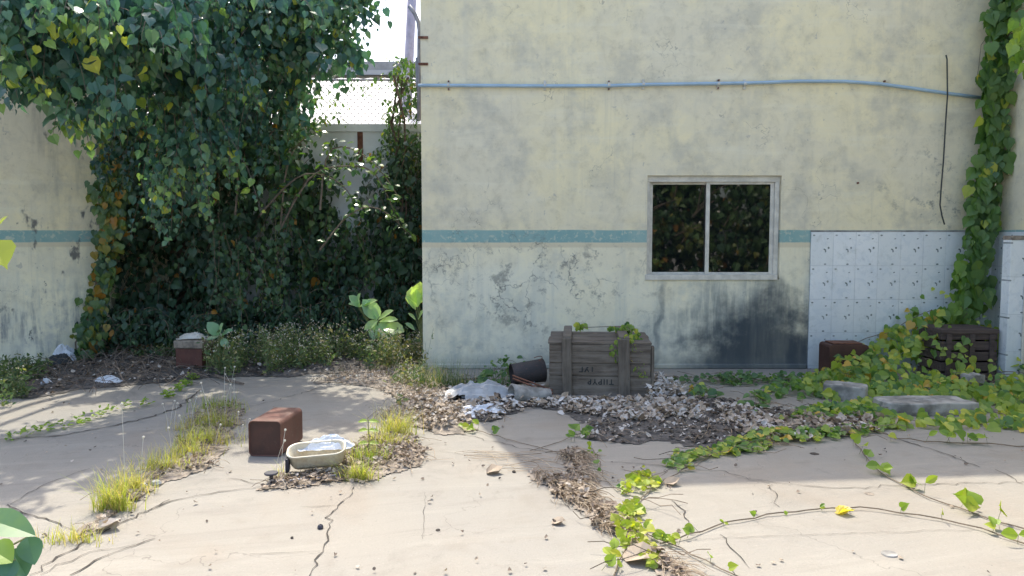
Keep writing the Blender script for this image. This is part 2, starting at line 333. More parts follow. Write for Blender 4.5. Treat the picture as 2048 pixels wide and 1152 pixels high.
def tubmat():
    m = Mat("yellowed_plastic"); O = m.obj(); x, y, z = m.xyz(O); n = m.noise(O, 12, 5, .65); n2 = m.noise(O, 60, 4, .7)
    c = m.mix(m.ms(n, .35, .7), (.62, .58, .46), (.54, .46, .32))
    dirt = m.math('MULTIPLY', m.ms(n2, .46, .62), m.ms(m.math('ADD', z, m.math('MULTIPLY', n, .05)), .03, .10, 1, .22))
    c = m.mix(m.math('MULTIPLY', dirt, .85), c, (.22, .13, .07))
    return m.fin(c, .45, 0, .4)
M['tub'] = tubmat()
def glassmat():
    m = Mat("dark_window_glass");     d = m.noise(m.pos(), 18, 5, .7)
    m.fin((.004, .005, .007), m.ms(d, .5, .8, .02, .08)); m.b.inputs["IOR"].default_value = 1.75
    return m.m
M['glass'] = glassmat()

# ------------------------------------------------------------------ mesh helpers
class Geo:
    def __init__(s): s.V = []; s.F = []; s.T = []; s.n = 0; s.big = []
    def add(s, V, F, t=0.5):
        """V (n,3); F (m,3) or (m,4) arrays; t tint scalar or per vertex"""
        V = np.asarray(V, dtype=np.float32).reshape(-1, 3); F = np.asarray(F, dtype=np.int32)
        if len(V) == 0 or len(F) == 0: return
        s.V.append(V); s.F.append(F + s.n); s.T.append(np.broadcast_to(np.asarray(t, dtype=np.float32), (len(V),)).copy()); s.n += len(V)
    def box(s, c, size, rot=None, t=0.5):
        sx, sy, sz = [q / 2 for q in size]
        v = np.array([[a * sx, b * sy, d * sz] for a in (-1, 1) for b in (-1, 1) for d in (-1, 1)])
        if rot is not None:
            mm = np.array(Euler(rot).to_matrix()); v = v @ mm.T
        v = v + np.array(c)
        s.add(v, [[0, 1, 3, 2], [4, 6, 7, 5], [0, 4, 5, 1], [2, 3, 7, 6], [0, 2, 6, 4], [1, 5, 7, 3]], t)
    def box2(s, a, b, t=.5):
        a = np.array(a, float); b = np.array(b, float); s.box((a + b) / 2, b - a, None, t)
    def tube(s, pts, rad, n=6, t=0.5, cap=True):
        pts = np.array([tuple(p) for p in pts], float); k = len(pts)
        rad = np.broadcast_to(np.asarray(rad, float), (k,))
        tan = np.gradient(pts, axis=0); tan /= (np.linalg.norm(tan, axis=1, keepdims=True) + 1e-9)
        up = np.array([0, 0, 1.0]) if abs(tan[0][2]) < 0.9 else np.array([1.0, 0, 0])
        V = []
        a = np.cross(tan[0], up); a /= np.linalg.norm(a)
        for i in range(k):
            a = a - tan[i] * np.dot(a, tan[i]); a /= (np.linalg.norm(a) + 1e-9); b = np.cross(tan[i], a)
            for j in range(n):
                an = 2 * math.pi * j / n; V.append(pts[i] + rad[i] * (math.cos(an) * a + math.sin(an) * b))
        F = [[i * n + j, i * n + (j + 1) % n, (i + 1) * n + (j + 1) % n, (i + 1) * n + j] for i in range(k - 1) for j in range(n)]
        s.add(V, F, t)
        if cap:
            c0 = [0] * 2
            base = s.n - k * n
            s.F.append(np.array([[base, base + (j + 1), base + j] for j in range(1, n - 1)], dtype=np.int32))
            e = base + (k - 1) * n
            s.F.append(np.array([[e, e + j, e + j + 1] for j in range(1, n - 1)], dtype=np.int32))
    def build(s, name, mat, parent=None, smooth=False, bevel=0.0, loc=None, mats=None):
        me = bpy.data.meshes.new(name)
        V = np.concatenate(s.V) if s.V else np.zeros((0, 3), np.float32)
        if loc is not None: V = V - np.array(loc, dtype=np.float32)
        loops = []; starts = []; tot = []; c = 0
        for F in s.F:
            m_, k_ = F.shape; loops.append(F.ravel()); starts.append(c + np.arange(m_) * k_); tot.append(np.full(m_, k_)); c += m_ * k_
        L = np.concatenate(loops).astype(np.int32); ST = np.concatenate(starts).astype(np.int32); TT = np.concatenate(tot).astype(np.int32)
        me.vertices.add(len(V)); me.vertices.foreach_set("co", V.ravel().astype(np.float32))
        me.loops.add(len(L)); me.loops.foreach_set("vertex_index", L)
        me.polygons.add(len(ST)); me.polygons.foreach_set("loop_start", ST); me.polygons.foreach_set("loop_total", TT)
        me.update(calc_edges=True); me.validate()
        a = me.attributes.new("tint", 'FLOAT', 'POINT'); a.data.foreach_set("value", np.concatenate(s.T).astype(np.float32))
        me.polygons.foreach_set("use_smooth", np.full(len(me.polygons), smooth, dtype=bool))
        me.materials.append(mat)
        o = bpy.data.objects.new(name, me); COL.objects.link(o)
        if loc is not None: o.location = loc
        if parent: o.parent = parent
        if bevel:
            b = o.modifiers.new("bevel", 'BEVEL'); b.width = bevel; b.segments = 2; b.limit_method = 'ANGLE'
        return o

def tag(o, label=None, cat=None, group=None, kind=None):
    if label: o["label"] = label
    if cat: o["category"] = cat
    if group: o["group"] = group
    if kind: o["kind"] = kind
    return o
def thing(name, label, cat, loc=(0, 0, 0), rz=0.0, group=None):
    o = bpy.data.objects.new(name, None); COL.objects.link(o); o.location = loc; o.rotation_euler = (0, 0, rz); o.empty_display_size = .1
    return tag(o, label, cat, group)

def vnoise(x, y, sc, seed=0):
    r = np.random.default_rng(seed); G = r.random((64, 64)); x = np.asarray(x) * sc + 500; y = np.asarray(y) * sc + 500
    xi = np.floor(x).astype(int); yi = np.floor(y).astype(int); fx = x - xi; fy = y - yi
    fx = fx * fx * (3 - 2 * fx); fy = fy * fy * (3 - 2 * fy)
    g = lambda a, b: G[a % 64, b % 64]
    return (g(xi, yi) * (1 - fx) + g(xi + 1, yi) * fx) * (1 - fy) + (g(xi, yi + 1) * (1 - fx) + g(xi + 1, yi + 1) * fx) * fy

# leaf templates: (u along, v across, w normal)
def tmpl(outline_half, mid):
    """outline_half: list of (u,v) from base to tip excluding tip; mid: u of midrib points (same count)."""
    V = []; F = []
    k = len(outline_half)
    for u in mid: V.append((u, 0))
    tip = len(V); V.append((1.0, 0))
    R_ = []; L_ = []
    for u, v in outline_half: R_.append(len(V)); V.append((u, v))
    for u, v in outline_half: L_.append(len(V)); V.append((u, -v))
    for S, sgn in ((R_, 1), (L_, -1)):
        for i in range(k - 1):
            q = [i, i + 1, S[i + 1], S[i]]
            if sgn < 0: q = q[::-1]
            F.append([q[0], q[1], q[2]]); F.append([q[0], q[2], q[3]])
        q = [k - 1, tip, S[k - 1]]
        F.append(q if sgn > 0 else q[::-1])
    return np.array(V, float), np.array(F, int)
HEART = tmpl([(-.10, .17), (.10, .42), (.38, .44), (.68, .22), (.84, .055)], [0.0, .15, .38, .66, .84])
OVAL = tmpl([(.08, .07), (.28, .24), (.55, .30), (.82, .20)], [0.0, .28, .55, .82])
LANCE = tmpl([(.15, .10), (.5, .16)], [0.0, .5])
DIAM = (np.array([(0, 0), (.5, .24), (1, 0), (.5, -.24)], float), np.array([[0, 2, 1], [0, 3, 2]]))
NEAR = tmpl([(.02, .06), (.10, .20), (.22, .31), (.38, .36), (.54, .34), (.70, .27), (.84, .17), (.94, .08)], [0.0, .10, .22, .38, .54, .70, .84, .94])
CHIP = tmpl([(0, .25), (.35, .42), (.7, .30)], [0.0, .35, .7])

def norm(a): return a / (np.linalg.norm(a, axis=-1, keepdims=True) + 1e-9)
def leaves(G, P, D, N, size, tint, T=HEART, fold=.25, curl=.25, wid=1.0, wave=0.0):
    P = np.asarray(P, float); n = len(P)
    if n == 0: return
    D = norm(np.asarray(D, float)); N = np.asarray(N, float); N = norm(N - D * np.sum(N * D, -1, keepdims=True)); S = np.cross(N, D)
    U = T[0][:, 0]; W = T[0][:, 1] * wid; k = len(U)
    size = np.broadcast_to(np.asarray(size, float), (n,)); fold = np.broadcast_to(np.asarray(fold, float), (n,)) ; curl = np.broadcast_to(np.asarray(curl, float), (n,))
    z = np.abs(W)[None, :] * fold[:, None] - (np.clip(U, 0, 2) ** 2)[None, :] * curl[:, None]
    if wave: z = z + rng.normal(0, wave, (n, k))
    V = P[:, None, :] + size[:, None, None] * (U[None, :, None] * D[:, None, :] + W[None, :, None] * S[:, None, :] + z[:, :, None] * N[:, None, :])
    F = T[1][None, :, :] + (np.arange(n) * k)[:, None, None]
    G.add(V.reshape(-1, 3), F.reshape(-1, 3), np.repeat(np.broadcast_to(tint, (n,)), k))

FACE = np.array([0.0, -0.75, 0.55])
def spray(L, S, p0, d0, length, nl, size, sag=0.8, tb=.3, ttip=.7, face=FACE, T=HEART, stemr=.004, petiole=.6, jit=.5):
    """hanging leafy shoot: curved stem, alternate leaves, paler at its tip"""
    p = np.array(p0, float); d = norm(np.array(d0, float)); k = 7; pts = [p.copy()]
    for i in range(k):
        d = norm(d + np.array([rng.normal(0, .08), rng.normal(0, .08), -sag / k * 2.2])); p = p + d * length / k; pts.append(p.copy())
    pts = np.array(pts)
    if S is not None: S.tube(pts, np.linspace(stemr, stemr * .4, k + 1), 3, cap=False)
    t = (np.arange(nl) + rng.random(nl) * .7 + .3) / nl; t = np.clip(t, 0, 1)
    idx = t * k; i0 = np.clip(idx.astype(int), 0, k - 1); f = (idx - i0)[:, None]
    Q = pts[i0] * (1 - f) + pts[i0 + 1] * f
    an = np.arange(nl) * 2.4 + rng.random() * 6
    out = np.stack([np.cos(an), np.sin(an) * .7 - .25, rng.normal(0, .2, nl)], 1)
    sz = size * rng.uniform(.35, 1.18, nl) * np.where(t > .85, .75, 1)
    base = Q + norm(out) * (sz * petiole)[:, None]
    D = out * .45 + np.array([0, -.05, -1.0]) + rng.normal(0, .42, (nl, 3))
    N = face[None, :] + out * .35 + rng.normal(0, jit, (nl, 3))
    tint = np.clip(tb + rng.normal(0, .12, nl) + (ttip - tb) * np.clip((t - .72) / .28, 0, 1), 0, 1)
    dead = rng.random(nl) < .012; tint = np.where(dead, 1.0, tint)
    leaves(L, base, D, N, sz, tint, T, rng.uniform(.05, .75, nl), rng.uniform(-.15, .6, nl), rng.uniform(.78, 1.12))

def inpoly(x, y, P):
    x = np.asarray(x); y = np.asarray(y); r = np.zeros(x.shape, bool); n = len(P); j = n - 1
    for i in range(n):
        xi, yi = P[i]; xj, yj = P[j]
        c = ((yi > y) != (yj > y)) & (x < (xj - xi) * (y - yi) / (yj - yi + 1e-12) + xi); r ^= c; j = i
    return r
def edged(x, y, P):
    d = np.full(np.shape(x), 1e9); n = len(P)
    for i in range(n):
        a = np.array(P[i]); b = np.array(P[(i + 1) % n]); ab = b - a; L2 = ab @ ab + 1e-12
        t = np.clip(((x - a[0]) * ab[0] + (y - a[1]) * ab[1]) / L2, 0, 1)
        d = np.minimum(d, np.hypot(x - a[0] - t * ab[0], y - a[1] - t * ab[1]))
    return np.where(inpoly(x, y, P), d, -d)
def gpoly(px): return [(gp(a, b).x, gp(a, b).y) for a, b in px]
def sample(P, n, fall=0.0, seed=None):
    xs = [p[0] for p in P]; ys = [p[1] for p in P]; out = np.zeros((0, 2))
    while len(out) < n:
        x = rng.uniform(min(xs), max(xs), n * 3); y = rng.uniform(min(ys), max(ys), n * 3)
        d = edged(x, y, P) + (vnoise(x, y, 6, 3) - .5) * .12
        keep = d > (rng.random(len(x)) ** 2) * fall
        out = np.concatenate([out, np.stack([x[keep], y[keep]], 1)])
    return out[:n]
def mound(name, polypx, h, mat, seed=1, res=.014, fall=.25, edge=.10, z0=.004, label=None, cat=None, kind='structure'):
    P = gpoly(polypx); xs = [p[0] for p in P]; ys = [p[1] for p in P]
    X, Y = np.meshgrid(np.arange(min(xs) - .1, max(xs) + .1, res), np.arange(min(ys) - .1, max(ys) + .1, res))
    d = edged(X, Y, P) + (vnoise(X, Y, 7, seed) - .5) * edge + (vnoise(X, Y, 25, seed + 1) - .5) * edge * .6
    Z = z0 + np.clip(d / fall, 0, 1) ** 1.4 * h * (.45 + .75 * vnoise(X, Y, 5, seed + 2)) + (vnoise(X, Y, 40, seed + 3)) * .010 * np.clip(d / .12, 0, 1)
    idx = -np.ones(X.shape, int); ok = d > 0; idx[ok] = np.arange(ok.sum())
    a, b, c, e = idx[:-1, :-1], idx[:-1, 1:], idx[1:, 1:], idx[1:, :-1]; f = (a >= 0) & (b >= 0) & (c >= 0) & (e >= 0)
    G = Geo(); G.add(np.stack([X[ok], Y[ok], Z[ok]], 1), np.stack([a[f], b[f], c[f], e[f]], 1)); o = G.build(name, mat, smooth=True)
    tag(o, label, cat, None, kind)
    def hf(x, y):
        dd = edged(x, y, P)
        return z0 + np.clip(dd / fall, 0, 1) ** 1.4 * h * (.45 + .75 * vnoise(x, y, 5, seed + 2))
    return o, P, hf

# ================================================================== SETTING
G = Geo(); G.add([(-60, -60, 0), (60, -60, 0), (60, 60, 0), (-60, 60, 0)], [[0, 1, 2, 3]]); tag(G.build("ground", M['ground']), kind='structure')

# cracks and joints in the concrete: thin ribbons of dirt
def crack_line(G, px, w=.006, jit=.012, step=.035, seed=0, z=.004):
    w = w * .72
    pts = [np.array(gp(a, b)) for a, b in px]; P = [pts[0]]
    for a, b in zip(pts[:-1], pts[1:]):
        n = max(1, int(np.linalg.norm(b - a) / step)); per = np.array([-(b - a)[1], (b - a)[0], 0]); per /= np.linalg.norm(per) + 1e-9
        for i in range(1, n + 1): P.append(a + (b - a) * i / n + per * rng.normal(0, jit) * (1 if i < n else .3))
    P = np.array(P); k = len(P); T = norm(np.gradient(P, axis=0)); S = np.stack([-T[:, 1], T[:, 0], T[:, 2] * 0], 1)
    ww = w * rng.uniform(.35, 1.3, k) * np.sin(np.linspace(.25, math.pi - .25, k)) ** .4
    V = np.concatenate([P + S * ww[:, None] / 2, P - S * ww[:, None] / 2]); V[:, 2] = z
    G.add(V, [[i, k + i, k + i + 1, i + 1] for i in range(k - 1)])
G = Geo()
for px, w_, j_ in [
    ([(708, 975), (690, 1000), (660, 1030), (655, 1075), (645, 1105), (625, 1148), (615, 1180)], .009, .010),
    ([(0, 880), (120, 872), (230, 852), (300, 835), (360, 815), (400, 780)], .022, .010),
    ([(0, 850), (60, 842), (130, 850)], .006, .006),
    ([(340, 1000), (230, 1055), (160, 1090), (60, 1152)], .012, .010),
    ([(520, 975), (440, 985), (360, 1000), (300, 1020)], .010, .010),
    ([(20, 1010), (90, 970), (180, 938)], .006, .006), ([(15, 1010), (45, 1027), (110, 1045), (145, 1060)], .010, .006),
    ([(80, 1152), (180, 1105), (300, 1085)], .006, .006), ([(140, 1152), (230, 1105), (310, 1078)], .010, .005),
    ([(510, 970), (480, 960), (455, 958)], .006, .008),
    ([(930, 870), (1010, 890), (1090, 905), (1180, 912)], .007, .010),
    ([(1210, 925), (1300, 930), (1400, 940)], .006, .008), ([(1390, 940), (1450, 943), (1500, 962), (1540, 968)], .006, .008),
    ([(1470, 955), (1540, 965), (1640, 975), (1670, 978), (1740, 975), (1850, 970), (2048, 965)], .006, .010),
    ([(1545, 970), (1550, 1000), (1560, 1015)], .005, .010), ([(1340, 1000), (1370, 1030), (1380, 1050)], .006, .015),
    ([(1440, 1070), (1470, 1105), (1500, 1140)], .005, .008), ([(1740, 855), (1800, 880), (1880, 905), (1960, 935)], .012, .006),
    ([(1990, 940), (2048, 970)], .007, .008), ([(1390, 1080), (1500, 1075), (1700, 1068), (1950, 1060)], .003, .004),
    ([(500, 1110), (640, 1104)], .004, .003), ([(600, 1015), (680, 1012)], .004, .003), ([(850, 985), (845, 1080)], .003, .003),
    ([(880, 905), (1000, 915)], .004, .010), ([(1100, 1000), (1190, 1040), (1240, 1060)], .008, .01),
    ([(470, 820), (560, 800), (640, 775), (760, 765)], .008, .01)]:
    crack_line(G, px, w_, j_)
tag(G.build("ground_crack", M['crack']), kind='structure')

soils = {}
o, *soils['left'] = mound("soil", [(-60, 800), (-40, 745), (90, 725), (200, 700), (330, 690), (420, 700), (560, 705), (740, 700), (850, 700), (850, 740), (700, 745), (560, 755), (440, 756), (330, 765), (180, 778), (60, 800)], .035, M['soil'], 3)
o, *soils['heap'] = mound("soil", [(880, 770), (960, 755), (1060, 785), (1100, 797), (1300, 797), (1380, 790), (1470, 800), (1560, 820), (1700, 815), (1770, 850), (1640, 865), (1520, 880), (1480, 905), (1410, 900), (1330, 885), (1230, 890), (1150, 880), (1190, 850), (1120, 825), (1060, 815), (990, 845), (930, 850), (890, 810)], .018, M['soil'], 9)
o, *soils['strip'] = mound("soil", [(1135, 898), (1160, 895), (1162, 950), (1175, 985), (1225, 1030), (1280, 1080), (1360, 1130), (1410, 1175), (1340, 1170), (1262, 1095), (1200, 1050), (1130, 1003), (1080, 968), (1055, 948), (1070, 945), (1140, 962)], .012, M['soil2'], 13, edge=.08, fall=.1)
o, *soils['tuftR'] = mound("soil", [(700, 890), (760, 870), (830, 880), (860, 905), (840, 935), (760, 955), (700, 965), (600, 975), (520, 980), (560, 955), (650, 940)], .015, M['soil2'], 17, edge=.09, fall=.12)
o, *soils['tuftL'] = mound("soil", [(110, 1095), (200, 1035), (210, 990), (300, 950), (360, 905), (370, 860), (400, 820), (470, 805), (490, 830), (450, 880), (430, 935), (330, 965), (250, 1005), (210, 1060), (130, 1100)], .015, M['soil2'], 21, edge=.09, fall=.12)
o, *soils['corner'] = mound("soil", [(620, 765), (740, 735), (860, 740), (870, 790), (950, 850), (930, 870), (850, 865), (780, 850), (760, 830), (800, 800), (740, 775)], .03, M['soil2'], 25, edge=.12, fall=.2)

# ------------------------------------------------------------------ the building
YW = 6.7
XL, XR = wp(845, 576, YW).x, 4.29
WX0, WX1 = wp(1294, 450, YW).x, wp(1561, 450, YW).x
WZ0, WZ1 = wp(1400, 559, YW).z, wp(1400, 351, YW).z
bld = thing("workshop_building", "tall cream plastered building with a teal stripe and one sliding window", "building", (XL, YW, 0))
_k = 1 / math.tan(SUN_EL); _kx, _ky = -_k * math.sin(SUN_AZ), _k * math.cos(SUN_AZ)
def _hx(px, py):      # eaves height whose shadow ends where the photo's shadow ends
    g = gp(px, py); h = (YW - g.y) / _ky; return g.x - _kx * h, h
_a, _b = _hx(1100, 979), _hx(2040, 950); _sl = (_b[1] - _a[1]) / (_b[0] - _a[0])
def top_z(x): return _a[1] + _sl * (x - _a[0])
G = Geo()
xs = [XL, WX0, WX1, XR]; zs = [0, WZ0, WZ1, None]
for i in range(3):
    for j in range(3):
        if i == 1 and j == 1: continue
        za0, za1 = zs[j], zs[j + 1] if zs[j + 1] is not None else top_z(xs[i]); zb1 = zs[j + 1] if zs[j + 1] is not None else top_z(xs[i + 1])
        G.add([(xs[i], YW, za0), (xs[i + 1], YW, za0), (xs[i + 1], YW, zb1), (xs[i], YW, za1)], [[0, 1, 2, 3]])
rv = .14
for a, b in (((WX0, WZ0), (WX1, WZ0)), ((WX1, WZ0), (WX1, WZ1)), ((WX1, WZ1), (WX0, WZ1)), ((WX0, WZ1), (WX0, WZ0))):
    G.add([(a[0], YW, a[1]), (b[0], YW, b[1]), (b[0], YW + rv, b[1]), (a[0], YW + rv, a[1])], [[0, 1, 2, 3]])
YB = 10.6
G.add([(XL, YW, 0), (XL, YW, top_z(XL)), (XL, YB, top_z(XL)), (XL, YB, 0)], [[0, 1, 2, 3]])
G.add([(XR, YW, 0), (XR, YB, 0), (XR, YB, top_z(XR)), (XR, YW, top_z(XR))], [[0, 1, 2, 3]])
G.add([(XL, YB, 0), (XL, YB, top_z(XL)), (XR, YB, top_z(XR)), (XR, YB, 0)], [[0, 1, 2, 3]])
G.V = [v - np.array((XL, YW, 0), np.float32) for v in G.V]
G.build("wall", M['wall'], bld)
G = Geo(); G.add([(0, 0, top_z(XL)), (XR - XL, 0, top_z(XR)), (XR - XL, YB - YW, top_z(XR)), (0, YB - YW, top_z(XL))], [[0, 1, 2, 3]]); G.V[0] -= np.array((0, 0, .05), np.float32)
G.build("roof", M['greybeam'], bld)
G = Geo(); G.box2((-.004, -.035, 0), (wp(1612, 700, YW).x - XL, -.002, .045)); G.build("skirting", M['wall'], bld, bevel=.01)
# window
def L(x, y, z): return (x - XL, y - YW, z)
fd = YW + .03
G = Geo(); ft = .028
G.box2(L(WX0, fd, WZ1 - .055), L(WX1, fd + .09, WZ1)); G.box2(L(WX0 - .012, fd - .045, WZ0 - .004), L(WX1 - .02, fd + .09, WZ0 + .045))
G.box2(L(WX0, fd, WZ0 + .045), L(WX0 + ft, fd + .09, WZ1 - .055)); G.box2(L(WX1 - .045, fd, WZ0 + .045), L(WX1 - .004, fd + .09, WZ1 - .055))
win = G.build("window", M['alu'], bld, bevel=.003)
xm = wp(1421, 450, YW).x
G = Geo()
for a, b, yy in ((WX0 + ft, xm + .012, .045), (xm - .03, WX1 - .045, .018)):
    y0, y1 = fd + yy, fd + yy + .022; z0, z1 = WZ0 + .045, WZ1 - .055
    G.box2(L(a, y0, z0), L(a + .034, y1, z1)); G.box2(L(b - .034, y0, z0), L(b, y1, z1)); G.box2(L(a + .034, y0, z0), L(b - .034, y1, z0 + .018)); G.box2(L(a + .034, y0, z1 - .02), L(b - .034, y1, z1))
    g2 = Geo(); g2.box2(L(a + .03, y0 + .008, z0 + .01), L(b - .03, y0 + .013, z1 - .01)); g2.build("pane", M['glass'], win)
G.build("sash", M['alu'], win, bevel=.002)
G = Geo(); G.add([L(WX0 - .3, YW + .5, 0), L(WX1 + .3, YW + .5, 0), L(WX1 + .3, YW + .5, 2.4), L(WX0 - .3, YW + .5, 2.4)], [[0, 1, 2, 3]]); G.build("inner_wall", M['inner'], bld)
# tile panel on the building
TX0 = wp(1621, 465, YW).x; TZ1 = wp(1700, 464, YW).z
M['tile'] = tile_material("white_patterned_tile", 'x', TX0, TZ1); M['tiley'] = tile_material("white_patterned_tile_side", 'y', 6.0, TZ1 + .0); M['tilep'] = tile_material("white_patterned_tile_end", 'x', wp(2017, 600, 5.98).x - .02, TZ1 - .06)
G = Geo(); G.box2(L(TX0, YW - .018, 0), L(XR - .002, YW - .002, TZ1)); G.build("tile_panel", M['tile'], bld, bevel=.003)
G = Geo(); G.box2(L(TX0, YW - .014, TZ1 + .001), L(XR - .002, YW - .001, TZ1 + .014)); G.build("tile_edging", M['concrete'], bld)

# right side wall, its tiled dado and the low tiled partition
G = Geo(); G.box2((XR + .001, 2.5, 0), (XR + .25, YW + .0, 4.1)); swr = tag(G.build("side_wall", wall_material('plaster_right', 'y', 'front'), loc=(XR, 4.5, 0)), "stained cream side wall closing the right edge behind the vine", "wall")
G = Geo(); G.box2((XR - .016, 6.05, 0), (XR - .001, YW - .02, TZ1)); o = G.build("tile_panel", M['tiley']); o.parent = swr; o.matrix_parent_inverse = Matrix.Translation(-Vector((XR, 4.5, 0)))
px0 = wp(2017, 600, 5.98).x; PZ = wp(2035, 480, 5.98).z
par = thing("tiled_partition", "low white tiled partition at the right edge beside the dark crate", "partition", (px0, 5.98, 0))
G = Geo(); G.box2((0, 0, 0), (XR - px0 - .02, .10, PZ)); G.build("tile_face", M['tilep'], par, bevel=.004)
G = Geo(); G.box2((.002, -.006, PZ + .001), (XR - px0 - .022, .11, PZ + .035)); G.build("coping", M['soil2'], par, bevel=.004)
G = Geo(); G.box2((.115, -.02, .06), (XR - px0 - .02, -.002, PZ - .03)); G.build("cream_board", M['alu'], par, bevel=.004)

# blue conduit, clips, cable, stains
pp = [wp(a, b, YW - .03) for a, b in [(836, 171), (900, 171), (1000, 171.5), (1090, 172), (1220, 171.5), (1300, 169), (1440, 167), (1500, 166), (1600, 162.5), (1690, 163), (1760, 168), (1820, 176), (1895, 187), (1965, 196)]]
cp = thing("blue_conduit", "sagging pale blue conduit pipe running across the top of the cream wall", "pipe", tuple(pp[0]))
def rel(pts, o): return [tuple(Vector(p) - Vector(o)) for p in pts]
G = Geo(); G.tube(rel(pp, pp[0]), .0145, 10); G.build("pipe", M['bluepipe'], cp, smooth=True)
for a, rs in ((897, 1), (1090, 0), (1218, 1), (1287, 0), (1490, 0), (1437, 1)):
    c = wp(a, 170 - (2 if a > 1250 else 0), YW - .03) - Vector(pp[0]); G = Geo()
    G.tube([c + Vector((-.011, 0, 0)), c + Vector((.011, 0, 0))], .0175, 10); G.box((c.x, .018, c.z), (.022, .012, .085))
    cl = G.build("clip", M['bread'], cp)
    if rs: [ (lambda g: (g.tube([c + Vector((0, .004, q_)), c + Vector((0, .014, q_))], .008, 6), g.build("rusty_screw", M['rust'], cl)))(Geo()) for q_ in (.033, -.033)]
for (a, b) in ((1437, 161), (1768, 163), (1715, 366)):
    c = wp(a, b, YW); G = Geo(); G.tube([c, c + Vector((0, -.018, 0))], .009, 6)
    tag(G.build("wall_nail", M['rust']), {1437: "rusty nail sticking out just above the blue pipe over the window", 1768: "rusty nail sticking out above the pipe where it starts to sag", 1715: "small dark nail in the bare wall right of the window"}[a], "nail")
cb = [wp(a, b, YW - .055) for a, b in [(1892, 110), (1894, 118), (1895, 190), (1891, 250), (1887, 320), (1882, 380), (1880, 410), (1884, 432), (1889, 449)]]
G = Geo(); G.tube(cb, .006, 6); tag(G.build("hanging_cable", M['cable']), "thin black cable hanging over the blue pipe left of the vine", "cable")

# vent pipe behind the left corner
vp_ = [wp(a, b, 6.9) for a, b in [(838, 240), (838, 120), (838.5, 60), (836, 42), (829, 26), (818, 12)]]
vt = thing("vent_pipe", "grey bent vent pipe rising along the left corner of the cream wall", "pipe", tuple(vp_[0]))
G = Geo(); G.tube(rel(vp_, vp_[0]), .019, 10); G.build("pipe", M['steel'], vt, smooth=True)
for b in (75, 128):
    c = wp(851, b, YW - .006) - vp_[0]; G = Geo(); G.box((c.x - .02, c.y - .001, c.z), (.085, .012, .02)); G.build("bracket", M['rust'], vt)
G = Geo(); c = wp(837, 145, 6.93) - vp_[0]; G.box(tuple(c), (.05, .05, .26)); G.build("box", M['steel'], vt)

# left wall, back wall with chain link, shed roof, pole
XLW, YBK = -4.62, 8.5
cA, cB = Vector((-4.64, 6.8, 0)), Vector((-4.07, 7.42, 0)); wd_ = (cB - cA).normalized(); cC = cB - wd_ * 6.0; nb_ = Vector((-wd_.y, wd_.x, 0)) * .24
G = Geo(); V_ = [tuple(p + Vector((0, 0, h_))) for h_ in (0, 3.1) for p in (cC, cB, cB + nb_, cC + nb_)]
G.add(V_, [[0, 1, 5, 4], [1, 2, 6, 5], [2, 3, 7, 6], [3, 0, 4, 7], [4, 5, 6, 7]])
cD = Vector((cB.x - .22, YBK - .001, 0)); V_ = [tuple(p + Vector((0, 0, h_))) for h_ in (0, 3.098) for p in (cB + Vector((-.004, .002, 0)), cD, cD + Vector((-.25, 0, 0)), cB + Vector((-.2, .1, 0)))]
G.add(V_, [[0, 1, 5, 4], [1, 2, 6, 5], [2, 3, 7, 6], [4, 5, 6, 7]])
tag(G.build("boundary_wall", M['wall_side'], loc=tuple(cB)), "stained cream wall with a faded teal stripe at the left edge under the tree", "wall")
bw = thing("back_wall", "pale back wall half hidden by creepers with chain link on top", "wall", (XLW, YBK, 0))
BZ = wp(720, 248, YBK).z
G = Geo(); G.box2((-1.2, 0, 0), (1.55, .2, BZ - .09)); G.build("wall_face", M['wall_back'], bw)
G = Geo(); G.box2((1.551, 0, 0), (6.2, .2, BZ - .09)); G.build("wall_face", M['palewall'], bw)
G = Geo(); G.box2((-1.2, -.02, BZ - .089), (6.2, .22, BZ)); G.build("coping", M['palewall'], bw, bevel=.006)
G = Geo()
G.box2((2.89, -.012, 2.02), (2.95, -.001, BZ - .09))
G.build("rusty_post_strip", M['rust'], bw)
fn = thing("chain_link_fence", "chain link fence on top of the pale back wall beside the vent pipe", "fence", (XLW, YBK + .1, BZ))
FH = wp(720, 160, YBK + .1).z - BZ
G = Geo(); pit = .078; X0, X1 = 2.0, 4.3
for k in range(int((X1 - X0 + FH) / pit) + 1):
    for sg in (1, -1):
        a = X0 - FH + k * pit if sg > 0 else X0 + k * pit; b = a + FH * sg
        p = [[a, 0], [b, FH]]
        lo, hi = (X0, X1)
        def clip(p):
            (xa, za), (xb, zb) = p
            if xa > xb: xa, za, xb, zb = xb, zb, xa, za
            if xb < lo or xa > hi: return None
            if xa < lo: za += (zb - za) * (lo - xa) / (xb - xa); xa = lo
            if xb > hi: zb = za + (zb - za) * (hi - xa) / (xb - xa); xb = hi
            return (xa, za), (xb, zb)
        q = clip(p)
        if q and abs(q[0][0] - q[1][0]) > .01: G.tube([(q[0][0], .003 * sg, q[0][1]), (q[1][0], .003 * sg, q[1][1])], .0042, 3, cap=False)
G.build("wire_mesh", M['wire'], fn)
G = Geo(); G.tube([(X0, 0, FH), (X1, 0, FH)], .012, 6); G.build("top_rail", M['steel'], fn)
for xq in (2.02, 4.28): G = Geo(); G.tube([(xq, .01, 0), (xq, .01, FH + .03)], .014, 6); G.build("post", M['steel'], fn)
sh = thing("neighbour_shed", "low shed with a glaring white roof behind the chain link", "shed", (-2.5, 10, 0))
G = Geo(); n = 60; rows = []
for i in range(n + 1):
    xx = -4 + 8.0 * i / n; zz = .02 * (i % 2)
    rows.append([(xx, -.5, 2.05 + zz), (xx, 4.2, wp(720, 158, 14.2).z + zz)])
